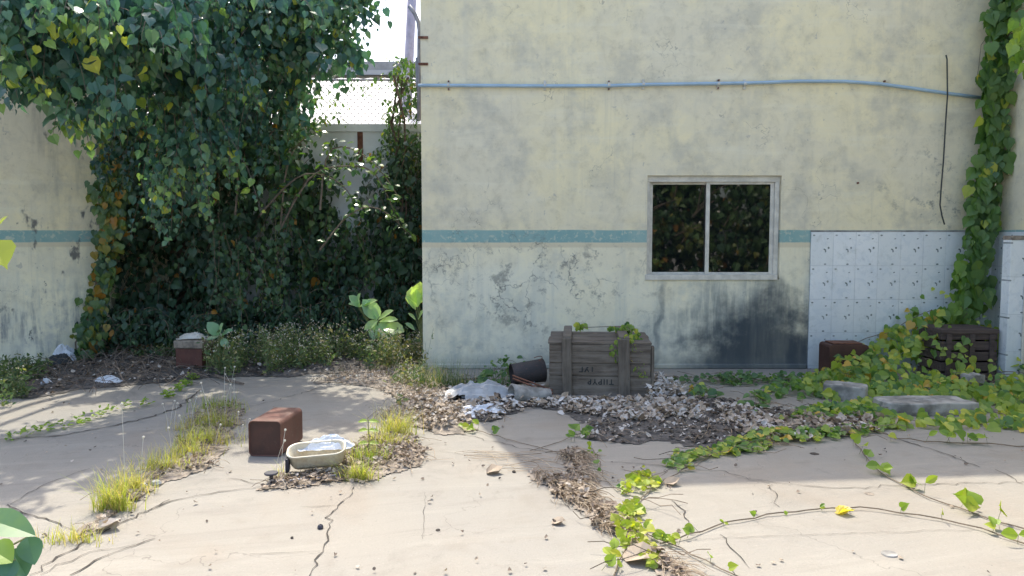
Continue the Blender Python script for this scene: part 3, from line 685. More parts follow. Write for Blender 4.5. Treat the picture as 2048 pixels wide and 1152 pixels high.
G.add([p for r in rows for p in r], [[2 * i, 2 * i + 2, 2 * i + 3, 2 * i + 1] for i in range(n)]); G.build("roof", M['roofwhite'], sh)
G = Geo(); G.box2((-4, -.3, 0), (4, -.1, 2.04)); G.box2((-4, 4.0, 0), (4, 4.15, 3.6)); G.build("wall", M['greybeam'], sh)
zt = wp(720, 122, 14.8).z; zb = wp(720, 150, 14.8).z
fb = thing("far_building", "flat grey parapet of a further building above the white roof", "building", (-3, 14.8, 0))
G = Geo(); G.box2((-4, .1, 0), (5, 4, zb)); G.build("wall", M['greybeam'], fb)
G = Geo(); G.box2((-4.1, 0, zb + .001), (5.1, 4.1, zt)); G.build("parapet", M['greybeam'], fb, bevel=.02)
G = Geo(); G.box2((-4.1, -.03, zb + .0), (5.1, -.002, zb + .09)); G.build("ledge", M['roofwhite'], fb)
pa, pb = wp(831, -160, 12), wp(812, 250, 12); pb2 = pb + (pb - pa) * .9; 
G = Geo(); G.tube([pb + (pb - pa).normalized() * (pb.z / abs((pb - pa).normalized().z)), pb, pa], [.085, .08, .07], 10)
tag(G.build("utility_pole", M['pole'], smooth=True), "leaning grey utility pole against the sky behind the vent pipe", "pole")

# ================================================================== OBJECTS
# --- wooden ammunition crate
cF = gp(1098, 790); cR = gp(1298, 788); yy = (cF.y + cR.y) / 2; CW = (cR - cF).length; CHt = wp(1100, 688, yy).z; CD = .62
crate = thing("wooden_crate", "weathered grey wooden crate with upside down stencilled letters against the wall", "crate", (cF.x, yy, 0), R(-5))
G = Geo(); plank = [(0, .142), (.149, .090), (.245, .086), (.3335, CHt - .3335)]
for z0, h in plank: G.box2((rng.uniform(0, .004), rng.uniform(0, .004), z0), (CW - rng.uniform(0, .004), .018, z0 + h - .001))
G.box2((.01, .012, .0), (CW - .01, .017, CHt - .01))
G.build("front_panel", M['wood'], crate, bevel=.002)
G = Geo()
for z0, h in plank:
    G.box2((.002, .019, z0), (.018, CD - .02, z0 + h)); G.box2((CW - .018, .019, z0), (CW - .002, CD - .02, z0 + h))
    G.box2((0, CD - .018, z0), (CW, CD, z0 + h))
G.build("side_panel", M['wood'], crate, bevel=.002)
G = Geo(); nb = 6; bwid = CD / nb
for i in range(nb): G.box((CW / 2 + rng.uniform(-.006, .006), bwid * (i + .5), CHt + .009 + rng.uniform(0, .004)), (CW + .01, bwid - .007, .016), (rng.uniform(-.02, .02), 0, rng.uniform(-.006, .006)))
G.build("lid", M['wood'], crate, bevel=.002)
for xb, wb in (((1124 - 1098) / 200 * CW, .072), ((1234 - 1098) / 200 * CW, .085)):
    G = Geo(); G.box((xb + wb / 2, -.013, (CHt + .045) / 2), (wb, .024, CHt + .045), (0, R(-1.2), 0)); G.build("batten", M['woodv'], crate, bevel=.004)
    G = Geo(); G.box((xb + wb / 2, CD * .5 + .01, CHt + .042), (wb * .9, CD + .02, .045)); G.build("lid_batten", M['wood'], crate, bevel=.006)
G = Geo(); G.box((CW + .012, .03, CHt / 2 - .01), (.02, .07, CHt), (0, 0, 0)); G.build("batten", M['woodv'], crate, bevel=.003)
def text(s, size, x, z, parent, sx=1.0):
    c = bpy.data.curves.new("lettering", 'FONT'); c.body = s; c.size = size; c.align_x = 'CENTER'; c.align_y = 'CENTER'; c.extrude = .0008; c.offset = .0012; c.space_character = 1.25
    t = bpy.data.objects.new("tmp", c); COL.objects.link(t)
    me = bpy.data.meshes.new_from_object(t.evaluated_get(bpy.context.evaluated_depsgraph_get())); bpy.data.objects.remove(t)
    me.materials.clear(); me.materials.append(M['cable']); me.name = "lettering"
    o = bpy.data.objects.new("lettering", me); COL.objects.link(o); o.parent = parent
    o.location = (x, -.0012, z); o.rotation_euler = (R(90), R(180), 0); o.scale = (sx, 1, 1)
k_ = CW / 200
text("TIIPYP", .058, (1200 - 1098) * k_, .105, crate); text("1У\u0413", .052, (1172 - 1098) * k_, .198, crate, 1.15)

# --- rusted bucket and broken pipe pieces
def lathe(G, prof, n=24, M4=None, t=.5):
    V = []; k = len(prof)
    for a, r in prof:
        for j in range(n): an = 2 * math.pi * j / n; V.append((a, r * math.cos(an), r * math.sin(an)))
    V = np.array(V)
    if M4 is not None: V = np.array([tuple(M4 @ Vector(v)) for v in V])
    G.add(V, [[i * n + j, i * n + (j + 1) % n, (i + 1) * n + (j + 1) % n, (i + 1) * n + j] for i in range(k - 1) for j in range(n)], t)
bk = thing("rusty_bucket", "dark rusty bucket lying on its side against the crate", "bucket", tuple(gp(1060, 790) + Vector((0, .18, 0))))
A = Matrix.Translation((-.14, .04, .115)) @ Euler((0, R(-5), R(14))).to_matrix().to_4x4() @ Matrix.Scale(.88, 4)
G = Geo(); lathe(G, [(0, .092), (.004, .095), (.01, .092), (.10, .096), (.29, .105), (.295, .108), (.30, .104), (.30, 0.001)], 28, A); lathe(G, [(.004, .089), (.28, .10), (.285, .001)], 28, A); G.build("shell", M['darktin'], bk, smooth=False)
G = Geo(); hp = [A @ Vector((.05 + .02 * math.sin(t_), .03 + .05 * math.cos(t_) , .095 + .012 * math.sin(t_ * 1.0))) for t_ in np.linspace(0, math.pi, 9)]; G.tube([A @ Vector((.24 + .05 * math.sin(t_), .08 * math.cos(t_), .105 + .02 * math.sin(t_))) for t_ in np.linspace(0, math.pi, 9)], .003, 5); G.build("handle", M['rust'], bk)
pt = thing("broken_pipe", "pale broken funnel shaped pipe opening toward us in the rubble before the bucket", "pipe", tuple(gp(1022, 808)))
A = Matrix.Translation((0, .02, .065)) @ Euler((0, R(6), R(22))).to_matrix().to_4x4()
G = Geo(); lathe(G, [(-.0, .066), (.004, .078), (.05, .070), (.15, .062), (.30, .05)], 20, A); lathe(G, [(-.0, .066), (.28, .045), (.28, .001)], 20, A); G.build("pipe_shell", M['concrete'], pt, smooth=True)
sp_ = thing("rusty_strip", "bent rusty steel strip lying over the pale broken pipe", "metal strip", tuple(gp(1060, 795)))
G = Geo()
for off, dz in ((0, .10), (.045, .115)):
    a = Vector((-.13, .06 + off, dz + .03)); b = Vector((.17, .0 + off, dz - .07)); G.box(tuple((a + b) / 2), ((b - a).length, .03, .006), (0, math.atan2(.10, .30), -.2))
G.build("strip", M['rust'], sp_)
def crumple(name, c, sx, sy, h, mat, seed, rz=0, res=28, label=None, cat=None, drape=0.0):
    u, v = np.meshgrid(np.linspace(-1, 1, res), np.linspace(-1, 1, res)); X = u * sx / 2; Y = v * sy / 2
    r = np.random.default_rng(seed)
    rid = lambda s_, sd: 1 - np.abs(2 * vnoise(u, v, s_, sd) - 1)
    Z = h * (.15 + .55 * rid(1.3, seed) + .35 * rid(3.0, seed + 1) + .18 * rid(6.5, seed + 2)) * (1 - .75 * np.clip(np.hypot(u, v), 0, 1) ** 3)
    X = X * (1 + .18 * (vnoise(u, v, 1.7, seed + 5) - .5)) + .02 * (vnoise(u, v, 5, seed + 7) - .5); Y = Y * (1 + .3 * (vnoise(u, v, 1.7, seed + 6) - .5))
    ca, sa = math.cos(rz), math.sin(rz); V = np.stack([X * ca - Y * sa, X * sa + Y * ca, Z + .008], -1).reshape(-1, 3)
    i = np.arange(res - 1); a = (i[:, None] * res + i[None, :]).ravel(); keep = (vnoise(u, v, 2.2, seed + 9)[:-1, :-1].ravel() > .12) | (np.hypot(u, v)[:-1, :-1].ravel() < .8)
    a = a[keep]
    G = Geo(); G.add(V + np.array(c), np.stack([a, a + 1, a + res + 1, a + res], 1)); o = G.build(name, mat, loc=tuple(c), smooth=False)
    so_ = o.modifiers.new("thick", 'SOLIDIFY'); so_.thickness = .003
    return tag(o, label, cat)
crumple("plastic_sheet", gp(955, 800), .62, .30, .12, M['sheet'], 5, .1, label="crumpled grey cement sheet left of the bucket at the wall foot", cat="sheet")
crumple("plastic_bag", gp(965, 828), .30, .13, .06, M['sheetw'], 31, .15, label="flattened bluish white plastic bag in front of the broken pipe", cat="plastic bag")
crumple("plastic_bag", gp(940, 838), .16, .09, .04, M['sheetw'], 44, .5, label="small torn white plastic scrap nearest the sunlit corner", cat="plastic bag")
crumple("plastic_bag", gp(128, 728), .24, .16, .17, M['sheetw'], 52, .5, label="blue white torn bag on the soil at the foot of the left wall", cat="plastic bag")
crumple("plastic_bag", gp(118, 735, 0), .22, .18, .13, M['cable'], 57, .5, label="crumpled black bag under the blue white bag by the left wall", cat="plastic bag")
crumple("plastic_bag", gp(215, 768), .22, .09, .06, M['sheetw'], 58, .1, label="grey white scrap of plastic at the front edge of the left soil heap", cat="plastic bag")
crumple("paper_scrap", gp(92, 776), .10, .06, .07, M['sheetw'], 61, .9, label="small white paper scrap among weeds below the left wall", cat="paper")

# --- rusted steel housing
f0, f1 = gp(498, 912), gp(566, 913); bw_ = .183; bh = wp(500, 841, f0.y).z; bd = .32
rb = thing("rusty_metal_box", "rusty brown steel box with rounded edges standing in the sun", "metal box", (f0.x, (f0.y + f1.y) / 2, 0), R(-5))
def rrect(w_, h_, r_, n=6):
    P = []
    for cx, cz, a0 in ((w_ - r_, h_ - r_, 0), (r_, h_ - r_, 90), (r_, r_, 180), (w_ - r_, r_, 270)):
        for i in range(n + 1): a = R(a0 + 90 * i / n); P.append((cx + r_ * math.cos(a), cz + r_ * math.sin(a)))
    return P
def extr(G, loops, close=True, t=.5):
    n = len(loops[0]); V = [p for l in loops for p in l]
    G.add(V, [[i * n + j, i * n + (j + 1) % n, (i + 1) * n + (j + 1) % n, (i + 1) * n + j] for i in range(len(loops) - 1) for j in range(n)], t)
def cap(G, loop): 
    c = np.mean(np.array(loop), 0); V = [tuple(c)] + list(loop); n = len(loop); G.add(V, [[0, 1 + j, 1 + (j + 1) % n] for j in range(n)])
def ring(w_, h_, r_, y, ins=0.0):
    P = rrect(w_ - 2 * ins, h_ - 2 * ins, max(r_ - ins, .003)); return [(a + ins, y, b + ins) for a, b in P]
G = Geo(); extr(G, [ring(bw_, bh, .026, .010, .007), ring(bw_, bh, .026, 0.0, .003), ring(bw_, bh, .026, .003), ring(bw_, bh, .026, bd)]); cap(G, ring(bw_, bh, .026, bd)); G.build("shell", M['rustbox'], rb, smooth=False)
G = Geo(); cap(G, ring(bw_, bh, .024, .0095, .006)); G.build("front_plate", M['rustfront'], rb)
tn = thing("rusty_tin", "square rusty tin standing in weeds before the dark creepers", "tin", tuple(gp(352, 744)), R(-4))
tw = .24; th = wp(352, 680, gp(352, 744).y).z
G = Geo(); G.box2((0, 0, 0), (tw, .22, th - .075)); G.build("shell", M['rusttin'], tn, bevel=.006)
G = Geo(); G.box2((-.012, -.012, th - .0745), (tw + .012, .232, th - .004)); G.build("lid", M['soil2'], tn, bevel=.01)
crumple("foam_lump", tuple(gp(352, 744) + Vector((.10, .12, th - .012))), .23, .18, .05, M['bread'], 71, .1, label="whitish crusty lump lying on top of the square rusty tin", cat="foam")
# rusty tin and dark crate on the right
rt = thing("rusty_canister", "rust orange metal canister half buried under the creeper before the tiles", "canister", tuple(gp(1668, 760) + Vector((0, .1, 0))))
zt_ = wp(1700, 690, rt.location.y).z
G = Geo(); extr(G, [[(p[0], y, p[2]) for p in ring(.33, zt_, .03, y)] for y in (0, .22)]); cap(G, ring(.33, zt_, .03, 0)[::-1]); cap(G, ring(.33, zt_, .03, .22)); G.build("shell", M['rustfront'], rt)
G = Geo(); G.box2((.04, .03, zt_ + .001), (.29, .2, zt_ + .012)); G.build("lid", M['rust'], rt, bevel=.004)
dc = thing("dark_crate", "dark slatted wooden crate in the corner behind the vine", "crate", tuple(gp(1893, 770) + Vector((0, .1, 0))), 0)
dy = dc.location.y; dh = wp(1900, 660, dy).z; dw = wp(2006, 700, dy).x - wp(1893, 700, dy).x
G = Geo(); nn = 5
for i in range(nn):
    hh = dh / nn; G.box2((0, 0, hh * i + .006), (dw, .02, hh * (i + 1) - .008)); G.box2((dw - .02, .021, hh * i + .006), (dw, .34, hh * (i + 1) - .008)); G.box2((0, .021, hh * i + .006), (.02, .34, hh * (i + 1) - .008))
G.box2((0.02, .33, 0), (dw - .02, .345, dh - .02))
G.build("slats", M['wooddark'], dc, bevel=.003)
G = Geo(); G.box2((-.005, -.012, dh - .03), (dw + .005, .36, dh + .005)); G.build("lid", M['wooddark'], dc, bevel=.004)
for xx in (.04, dw * .5, dw - .07): G = Geo(); G.box2((xx, -.016, .01), (xx + .04, -.001, dh - .035)); G.build("batten", M['wooddark'], dc, bevel=.003)
# concrete chunks
def chunk(name, c, size, rz, seed, label, mat='concrete', tilt=(0, 0)):
    n = 12; sx, sy, sz = size; r = np.random.default_rng(seed); V = []; G = Geo()
    prof = [(.0, .96), (.35, 1.0), (.92, .99), (1.0, .96), (1.0, .6), (1.0, .3), (1.0, 0.02)]
    m_ = 26
    ca = Euler((tilt[0], tilt[1], rz)).to_matrix()
    for (hz, sc_) in prof:
        for j in range(m_):
            a = 2 * math.pi * j / m_; q = 1 / max(abs(math.cos(a)), abs(math.sin(a))) ** .8
            rr = sc_ * q * (1 + .12 * (vnoise(math.cos(a) * 2, math.sin(a) * 2, 1.3, seed) - .5) + r.normal(0, .012))
            V.append(tuple(ca @ Vector((math.cos(a) * rr * sx / 2, math.sin(a) * rr * sy / 2, hz * sz * (1 + r.normal(0, .015))))))
    G.add(V, [[i * m_ + j, i * m_ + (j + 1) % m_, (i + 1) * m_ + (j + 1) % m_, (i + 1) * m_ + j] for i in range(len(prof) - 1) for j in range(m_)])
    o = G.build(name, M[mat], smooth=False); o.location = c; return tag(o, label, "concrete block")
c1 = gp(1875, 836); chunk("concrete_slab", (c1.x, c1.y + .17, .0), (.62, .26, .085), .03, 3, "flat broken concrete slab lying in front of the creeper at right", tilt=(0, 0))
c2 = gp(1705, 805); chunk("concrete_slab", (c2.x, c2.y + .12, .0), (.30, .2, .11), -.5, 5, "wedge of broken concrete poking out of the creeper left of the flat slab")
c3 = gp(1960, 790); chunk("concrete_slab", (c3.x, c3.y + .1, .0), (.14, .12, .14), .3, 8, "rounded concrete lump peeping from leaves before the dark crate")
c3 = gp(1240, 786)

# --- plastic tub, bag, spout
tb_ = thing("plastic_tub", "yellowed plastic tub tilted on the dirt beside the rusty steel box", "tub", tuple(gp(575, 955)), R(9))
A = Euler((R(13), R(-3), 0)).to_matrix()
def tl(ins, z, ext=0): return [tuple(A @ Vector((a + ins, b * 1.0 + ins, z))) for a, b in rrect(.285 - 2 * ins, .15 - 2 * ins, .055 - ins * .5)]
G = Geo(); extr(G, [tl(.03, .012), tl(.020, .012), tl(.012, .03), tl(.0, .085), tl(-.004, .091), tl(.001, .095), tl(.008, .088), tl(.020, .03), tl(.03, .022)]); cap(G, tl(.03, .012)); cap(G, tl(.03, .022)); G.V = [v + np.array((0, 0, .012), np.float32) for v in G.V]; G.build("tub_shell", M['tub'], tb_, smooth=True)
G = Geo(); G.box((.0, .02, .06), (.018, .06, .07)); G.build("black_handle", M['black'], tb_, bevel=.004)
crumple("plastic_bag", tuple(gp(652, 938) + Vector((.0, .03, .085))), .26, .10, .07, M['sheetw'], 83, .15, label="white crumpled bag lying in the yellowed tub", cat="plastic bag")
kn = thing("black_spout", "small black mushroom shaped spout standing on the crack beside the tub", "spout", tuple(gp(543, 968)))
G = Geo(); A = Euler((0, R(-90), 0)).to_matrix().to_4x4(); lathe(G, [(0, .009), (.045, .009), (.048, .03), (.054, .034), (.058, .03), (.058, .001)], 18, A); G.build("knob", M['black'], kn, smooth=False)
G = Geo(); G.tube([(.02, .0, .012), (.09, .004, .014), (.16, .03, .014)], .008, 8); G.build("tube", M['steel'], kn)
G = Geo(); G.tube([(.16, .02, .012), (.30, .05, .03)], .004, 6); G.build("rod", M['steel'], kn)
# --- single leaves, pebbles, scraps lying on the concrete
def dryleaf(px, py, size, rz, tint, label, T=CHIP, mat='dry', name="dry_leaf", z=.006):
    G = Geo(); c = np.array(gp(px, py)); d = np.array([[math.cos(rz), math.sin(rz), .05]])
    leaves(G, [np.array((-.5 * math.cos(rz) * size, -.5 * math.sin(rz) * size, z))], d, [[.1, -.1, 1]], size, tint, T, .45, -.25, wave=.06)
    leaves(G, [np.array((-.4 * math.cos(rz) * size, -.4 * math.sin(rz) * size + .01, z + .004))], d, [[.3, -.5, .8]], size * .8, tint, T, -.3, -.2, wave=.06)
    o = G.build(name, M[mat]); o.location = c; return tag(o, label, "leaf")
dryleaf(990, 947, .085, .1, .55, "curled brown dead leaf alone on sunlit concrete left of the shadow edge")
dryleaf(1118, 1048, .06, -.2, .6, "small pale dead leaf on sunlit concrete left of the root strip")
dryleaf(1345, 970, .075, .2, .6, "dead leaf lying just outside the shadow right of the yellow creeper")
dryleaf(1222, 1016, .07, -.6, .35, "dark brown dead leaf beside the dry root strip")
dryleaf(1283, 1120, .13, .3, .6, "large curled pale dead leaf under the yellow creeper at the bottom")
dryleaf(1692, 1029, .075, -.5, .9, "yellow fallen leaf lying beside the long thin runner", HEART, 'heart', z=.008)
dryleaf(220, 1058, .10, .1, .75, "flat pale chip at the end of the left grass strip")
dryleaf(272, 1000, .06, .3, .4, "small orange dead leaf beside the left grass tuft")
dryleaf(678, 912, .06, .9, .95, "bright yellow leaf at the end of the white bag", HEART, 'heart', z=.07)
dryleaf(1640, 862, .07, .3, .9, "whitish dead leaf at the front of the creeper border in shade")
def pebble(px, py, s, label, mat='crack', seed=1, flat=.6):
    r = np.random.default_rng(seed); G = Geo(); V = []; n = 7
    for hz, sc_ in ((0, .8), (.35, 1), (.75, .7), (1, .2)):
        for j in range(n): a = 2 * math.pi * j / n; q = sc_ * r.uniform(.8, 1.2) * s / 2; V.append((q * math.cos(a), q * math.sin(a), hz * s * flat))
    G.add(V, [[i * n + j, i * n + (j + 1) % n, (i + 1) * n + (j + 1) % n, (i + 1) * n + j] for i in range(3) for j in range(n)]); o = G.build("pebble", M[mat]); o.location = gp(px, py); return tag(o, label, "stone")
pebble(641, 1057, .03, "black stone chip left of the jagged crack", 'black', 2)
pebble(876, 1061, .022, "thin dark fleck right of the jagged crack", 'crack', 3, .3)
pebble(1028, 1033 - 88, .02, "small dark pebble right of the curled brown leaf", 'crack', 4)
pebble(584, 1077, .014, "tiny dark pebble left of the black stone chip", 'crack', 5)
pebble(283, 978, .055, "white stone beside the left grass strip", 'sheet', 6)
pebble(312, 971, .05, "second white stone just right of the other one by the left grass strip", 'sheet', 7)
pebble(775, 931, .04, "pale round stone in the dry dirt right of the tub", 'sheet', 8)
pebble(1628, 908, .05, "dark flat fleck on the shaded concrete before the creeper border", 'crack', 9, .12)
pebble(1738, 988, .04, "grey brown fleck on sunlit concrete between the two runners", 'soil2', 10, .12)
pebble(830, 1148, .012, "tiny pebble at the bottom edge", 'soil2', 11)
G = Geo(); c = gp(1779, 1109); prof = [(0, .030), (.004, .028), (.003, .016), (.004, .002)]; A = Euler((0, R(-90), 0)).to_matrix().to_4x4(); lathe(G, prof, 18, A)
o = G.build("drain_plug", M['concrete']); o.location = c + Vector((0, 0, .001)); tag(o, "small round grey plug set in the sunlit concrete at lower right", "plug")

# ================================================================== VEGETATION
def stuffobj(G, name, mat, label, cat): return tag(G.build(name, mat), label, cat, None, 'stuff')
# ---- litter
def litter(P, hf, n, smin, smax, tints, fall=.1, up=.35, T=CHIP, lift=.02, G=None):
    G = G or Geo(); xy = sample(P, n, fall); z = hf(xy[:, 0], xy[:, 1]) + rng.random(n) * lift + .006
    a = rng.random(n) * 6.283; D = np.stack([np.cos(a), np.sin(a), rng.normal(0, .25, n)], 1); N = np.stack([rng.normal(0, up, n), rng.normal(-.1, up, n), np.ones(n)], 1)
    t = rng.choice(tints, n) + rng.normal(0, .05, n)
    leaves(G, np.column_stack([xy, z]), D, N, rng.uniform(smin, smax, n), np.clip(t, 0, 1), T, rng.uniform(-.5, .8, n), rng.uniform(-.6, .4, n), wave=.08)
    return G
zero = lambda x, y: np.zeros(np.shape(x)) + .004
Lt = Geo()
litter(gpoly([(1085, 800), (1300, 800), (1400, 805), (1440, 830), (1400, 850), (1250, 850), (1150, 832), (1085, 812)]), soils['heap'][1], 1500, .010, .062, [.82, .9, .7, .6, .35, .75, .5, .65], fall=.25, lift=.018, G=Lt)
litter(gpoly([(1290, 760), (1350, 765), (1370, 800), (1290, 800)]), soils['heap'][1], 300, .02, .055, [.85, .95, .6], lift=.08, G=Lt)
litter(gpoly([(900, 790), (1080, 780), (1090, 815), (990, 845), (920, 845)]), soils['heap'][1], 500, .012, .05, [.8, .9, .6, .4, .95], lift=.04, G=Lt)
litter(soils['heap'][0], soils['heap'][1], 2600, .008, .038, [.0, .1, .2, .35, .75, .05, .85], lift=.012, G=Lt)
litter(gpoly([(1420, 810), (1520, 830), (1620, 855), (1720, 840), (1740, 865), (1600, 885), (1450, 880)]), zero, 1100, .02, .055, [.6, .68, .5, .72, .3, .8], lift=.04, G=Lt)
litter(gpoly([(1600, 835), (1800, 845), (1760, 860), (1600, 858)]), zero, 250, .03, .07, [.6, .65, .4], lift=.03, G=Lt)
litter(gpoly([(840, 790), (890, 790), (950, 850), (900, 870), (820, 850)]), soils['corner'][1], 550, .015, .05, [.65, .75, .6, .4, .7], lift=.06, G=Lt)
litter(soils['corner'][0], soils['corner'][1], 1200, .008, .035, [.6, .4, .7, .75], lift=.02, G=Lt)
litter(soils['left'][0], soils['left'][1], 2600, .01, .045, [.0, .1, .25, .2, .05, .75], lift=.02, G=Lt)
litter(soils['tuftR'][0], soils['tuftR'][1], 900, .008, .035, [.55, .4, .65, .3], lift=.02, G=Lt)
litter(soils['tuftL'][0], soils['tuftL'][1], 800, .008, .03, [.55, .4, .65, .3], lift=.02, G=Lt)
litter(soils['strip'][0], soils['strip'][1], 520, .008, .04, [.5, .4, .6, .3, .7], lift=.02, G=Lt)
litter(gpoly([(0, 800), (2048, 800), (2200, 1160), (-150, 1160)]), zero, 260, .006, .022, [.1, .2, .4, .6], fall=0, lift=.0, G=Lt)
stuffobj(Lt, "leaf_litter", M['dry'], "drift of curled brown and grey dead leaves and chips over the bare dirt", "leaf litter")
# dry root and stem tangles
def tangle(P, hf, n, lmin, lmax, r, G, dirn=None, spread=.5, lift=.03):
    xy = sample(P, n, .02)
    for i in range(n):
        a = rng.random() * 6.283 if dirn is None else dirn + rng.normal(0, spread); Lh = rng.uniform(lmin, lmax); k = 5
        p = np.array([xy[i][0], xy[i][1], 0.0]); pts = []; z0 = float(hf(xy[i][0], xy[i][1])) + .006; bow = rng.uniform(0, lift)
        for q in range(k):
            u = q / (k - 1); pts.append((p[0], p[1], z0 + math.sin(u * 3.14) * bow)); a += rng.normal(0, .25); p = p + np.array([math.cos(a), math.sin(a), 0]) * Lh / k
        G.tube(pts, r * rng.uniform(.5, 1.2), 3, t=rng.random(), cap=False)
Tg = Geo()
tangle(soils['strip'][0], soils['strip'][1], 800, .05, .20, .0015, Tg, R(-52), .35)
tangle(gpoly([(1130, 895), (1165, 890), (1165, 950), (1140, 960)]), zero, 120, .08, .25, .002, Tg, R(-85), .35)
tangle(soils['heap'][0], soils['heap'][1], 200, .06, .25, .0025, Tg)
tangle(soils['corner'][0], soils['corner'][1], 260, .05, .25, .0018, Tg, lift=.10)
tangle(soils['tuftR'][0], soils['tuftR'][1], 220, .04, .2, .0016, Tg)
tangle(soils['tuftL'][0], soils['tuftL'][1], 220, .04, .2, .0016, Tg)
Tw = Geo(); tangle(gpoly([(60, 770), (200, 700), (330, 715), (420, 745), (330, 775), (180, 790)]), soils['left'][1], 200, .15, .6, .003, Tw, lift=.13); stuffobj(Tw, 'twig_heap', M['twig'], 'heap of dry grey twigs on the soil along the shaded left side', 'twigs')
tangle(gpoly([(860, 900), (1060, 905), (1120, 950), (1000, 945)]), zero, 50, .1, .4, .0013, Tg, R(-15), .3, .005)
stuffobj(Tg, "dry_stems", M['drygrass'], "tangle of thin dry stems and roots over the dirt strips", "dry stems")

# ---- grass tufts
def tuft(px, py, n, h, spread, label, tb=.35, seeds=0, elong=(1, .4), ang=0.0, mat='grass', grp="grass tufts growing from the cracks"):
    c = gp(px, py); root = thing("grass_tuft", label, "grass tuft", tuple(c), 0, grp); G = Geo()
    V = []; F = []; T = []; k = 4
    for i in range(n):
        u = rng.normal(0, spread * .5 * elong[0]); v = rng.normal(0, spread * .5 * elong[1]); bx = u * math.cos(ang) - v * math.sin(ang); by = u * math.sin(ang) + v * math.cos(ang)
        a = rng.random() * 6.283; ln = h * rng.uniform(.35, 1.1); lean = rng.uniform(.1, 1.0); wd = rng.uniform(.0011, .0026); s = len(V); t_ = np.clip(tb + rng.normal(0, .2), 0, 1)
        if rng.random() < .15: t_ = 1.0
        for q in range(k):
            w_ = q / (k - 1); r_ = ln * lean * w_ ** 1.7; zz = ln * w_ * (1 - .35 * lean * w_); hw = wd * (1 - w_ * .9)
            cx, cy = bx + math.cos(a) * r_, by + math.sin(a) * r_; sx_, sy_ = -math.sin(a) * hw, math.cos(a) * hw
            V += [(cx - sx_, cy - sy_, zz), (cx + sx_, cy + sy_, zz)]; T += [t_, t_]
        F += [[s + 2 * q, s + 2 * q + 1, s + 2 * q + 3, s + 2 * q + 2] for q in range(k - 1)]
    G.add(V, F, np.array(T)); G.build("blades", M[mat], root)
    for i in range(seeds):
        g = Geo(); bx, by = rng.normal(0, spread * .5), rng.normal(0, spread * .3); a = rng.random() * 6.283; ln = h * rng.uniform(1.3, 2.4); ben = rng.uniform(.1, .5)
        pts = [(bx + math.cos(a) * ln * ben * u ** 2, by + math.sin(a) * ln * ben * u ** 2 * .5, ln * u * (1 - .3 * ben * u)) for u in np.linspace(0, 1, 5)]; g.tube(pts, .0012, 3, t=.9)
        p = pts[-1]; lathe(g, [(-.006, .001), (-.003, .006), (.003, .006), (.006, .001)], 6, Matrix.Translation(p), t=1.0); g.build("seed_stalk", M['flower'], root)
    return root
_tuft = tuft
def tuft(*a, **k):
    if len(a) > 6 and 'mat' not in k: a = a[:6] + (a[6] + .2,) + a[7:]
    a = a[:3] + (a[3] * 1.22,) + a[4:]
    return _tuft(*a, **k)
tuft(150, 1082, 130, .07, .13, "sparse low grass tuft nearest us at the end of the left strip", .5)
tuft(228, 1020, 260, .17, .09, "spiky bright grass tuft second from the near end of the left strip", .3, 1)
tuft(262, 985, 200, .14, .10, "straw tinged grass tuft just behind the spiky one", .55, 1)
tuft(325, 940, 240, .11, .13, "yellow green grass tuft in the middle of the left strip", .45, 1)
tuft(372, 915, 230, .12, .12, "fuller grass tuft beside the dry fringe of the left strip", .4, 1)
tuft(405, 890, 300, .13, .14, "thick yellow green grass clump left of the rusty box", .35, 2)
tuft(425, 855, 260, .13, .15, "grass clump behind the thick one left of the rusty box", .3, 3)
tuft(440, 822, 220, .12, .17, "green grass clump at the far end of the left strip", .1, 4)
tuft(370, 860, 60, .10, .10, "thin wispy tuft with bent stalks at the shadow edge", .7, 4)
tuft(480, 880, 14, .06, .06, "few stalks with round heads in front of the box's left side", .7, 3)
tuft(790, 870, 300, .17, .12, "tall yellow green grass clump at the far end of the right strip", .4, 1)
tuft(775, 895, 200, .12, .12, "low grass clump in front of the tall one on the right strip", .4)
tuft(735, 925, 220, .12, .12, "leafy grass clump right of the white bag", .15, 1)
tuft(718, 960, 220, .12, .08, "grass clump at the near end of the right strip above the jagged crack", .3)
tuft(560, 955, 26, .09, .05, "two or three fine weed stalks between the spout and the rusty box", .3, 2, grp=None)
tuft(1000, 770, 90, .16, .22, "weedy clump behind the cement sheet at the wall foot", .4, mat='weed')
tuft(880, 775, 420, .22, .26, "dark green weedy clump at the left corner of the cream wall", .3, mat='weed')
# small weed row in the far-left joint
for i, (a, b) in enumerate([(22, 882), (50, 875), (78, 868), (100, 862), (130, 856), (158, 850), (168, 845), (198, 836), (218, 826), (252, 818), (290, 812), (338, 796), (360, 782), (372, 772), (385, 760)]):
    G = Geo(); n = 16 if i < 11 else 40; P_ = np.column_stack([rng.normal(0, .022, n), rng.normal(0, .015, n), rng.uniform(.004, .05, n)]); D = np.column_stack([rng.normal(0, 1, n), rng.normal(0, 1, n), rng.uniform(.1, 1, n)])
    leaves(G, P_, D, np.tile([0, -.4, 1.0], (n, 1)) + rng.normal(0, .3, (n, 3)), rng.uniform(.02, .035, n), rng.uniform(.1, .6, n), OVAL)
    o = G.build("weed_sprout", M['runner']); o.location = gp(a, b); tag(o, ["first", "second", "third", "fourth", "fifth", "sixth", "seventh", "eighth", "ninth", "tenth", "eleventh", "twelfth", "thirteenth", "fourteenth", "fifteenth"][i] + " green weed sprout from the left along the shaded joint at the far left", "weed", "weed sprouts in the shaded joint at the left")
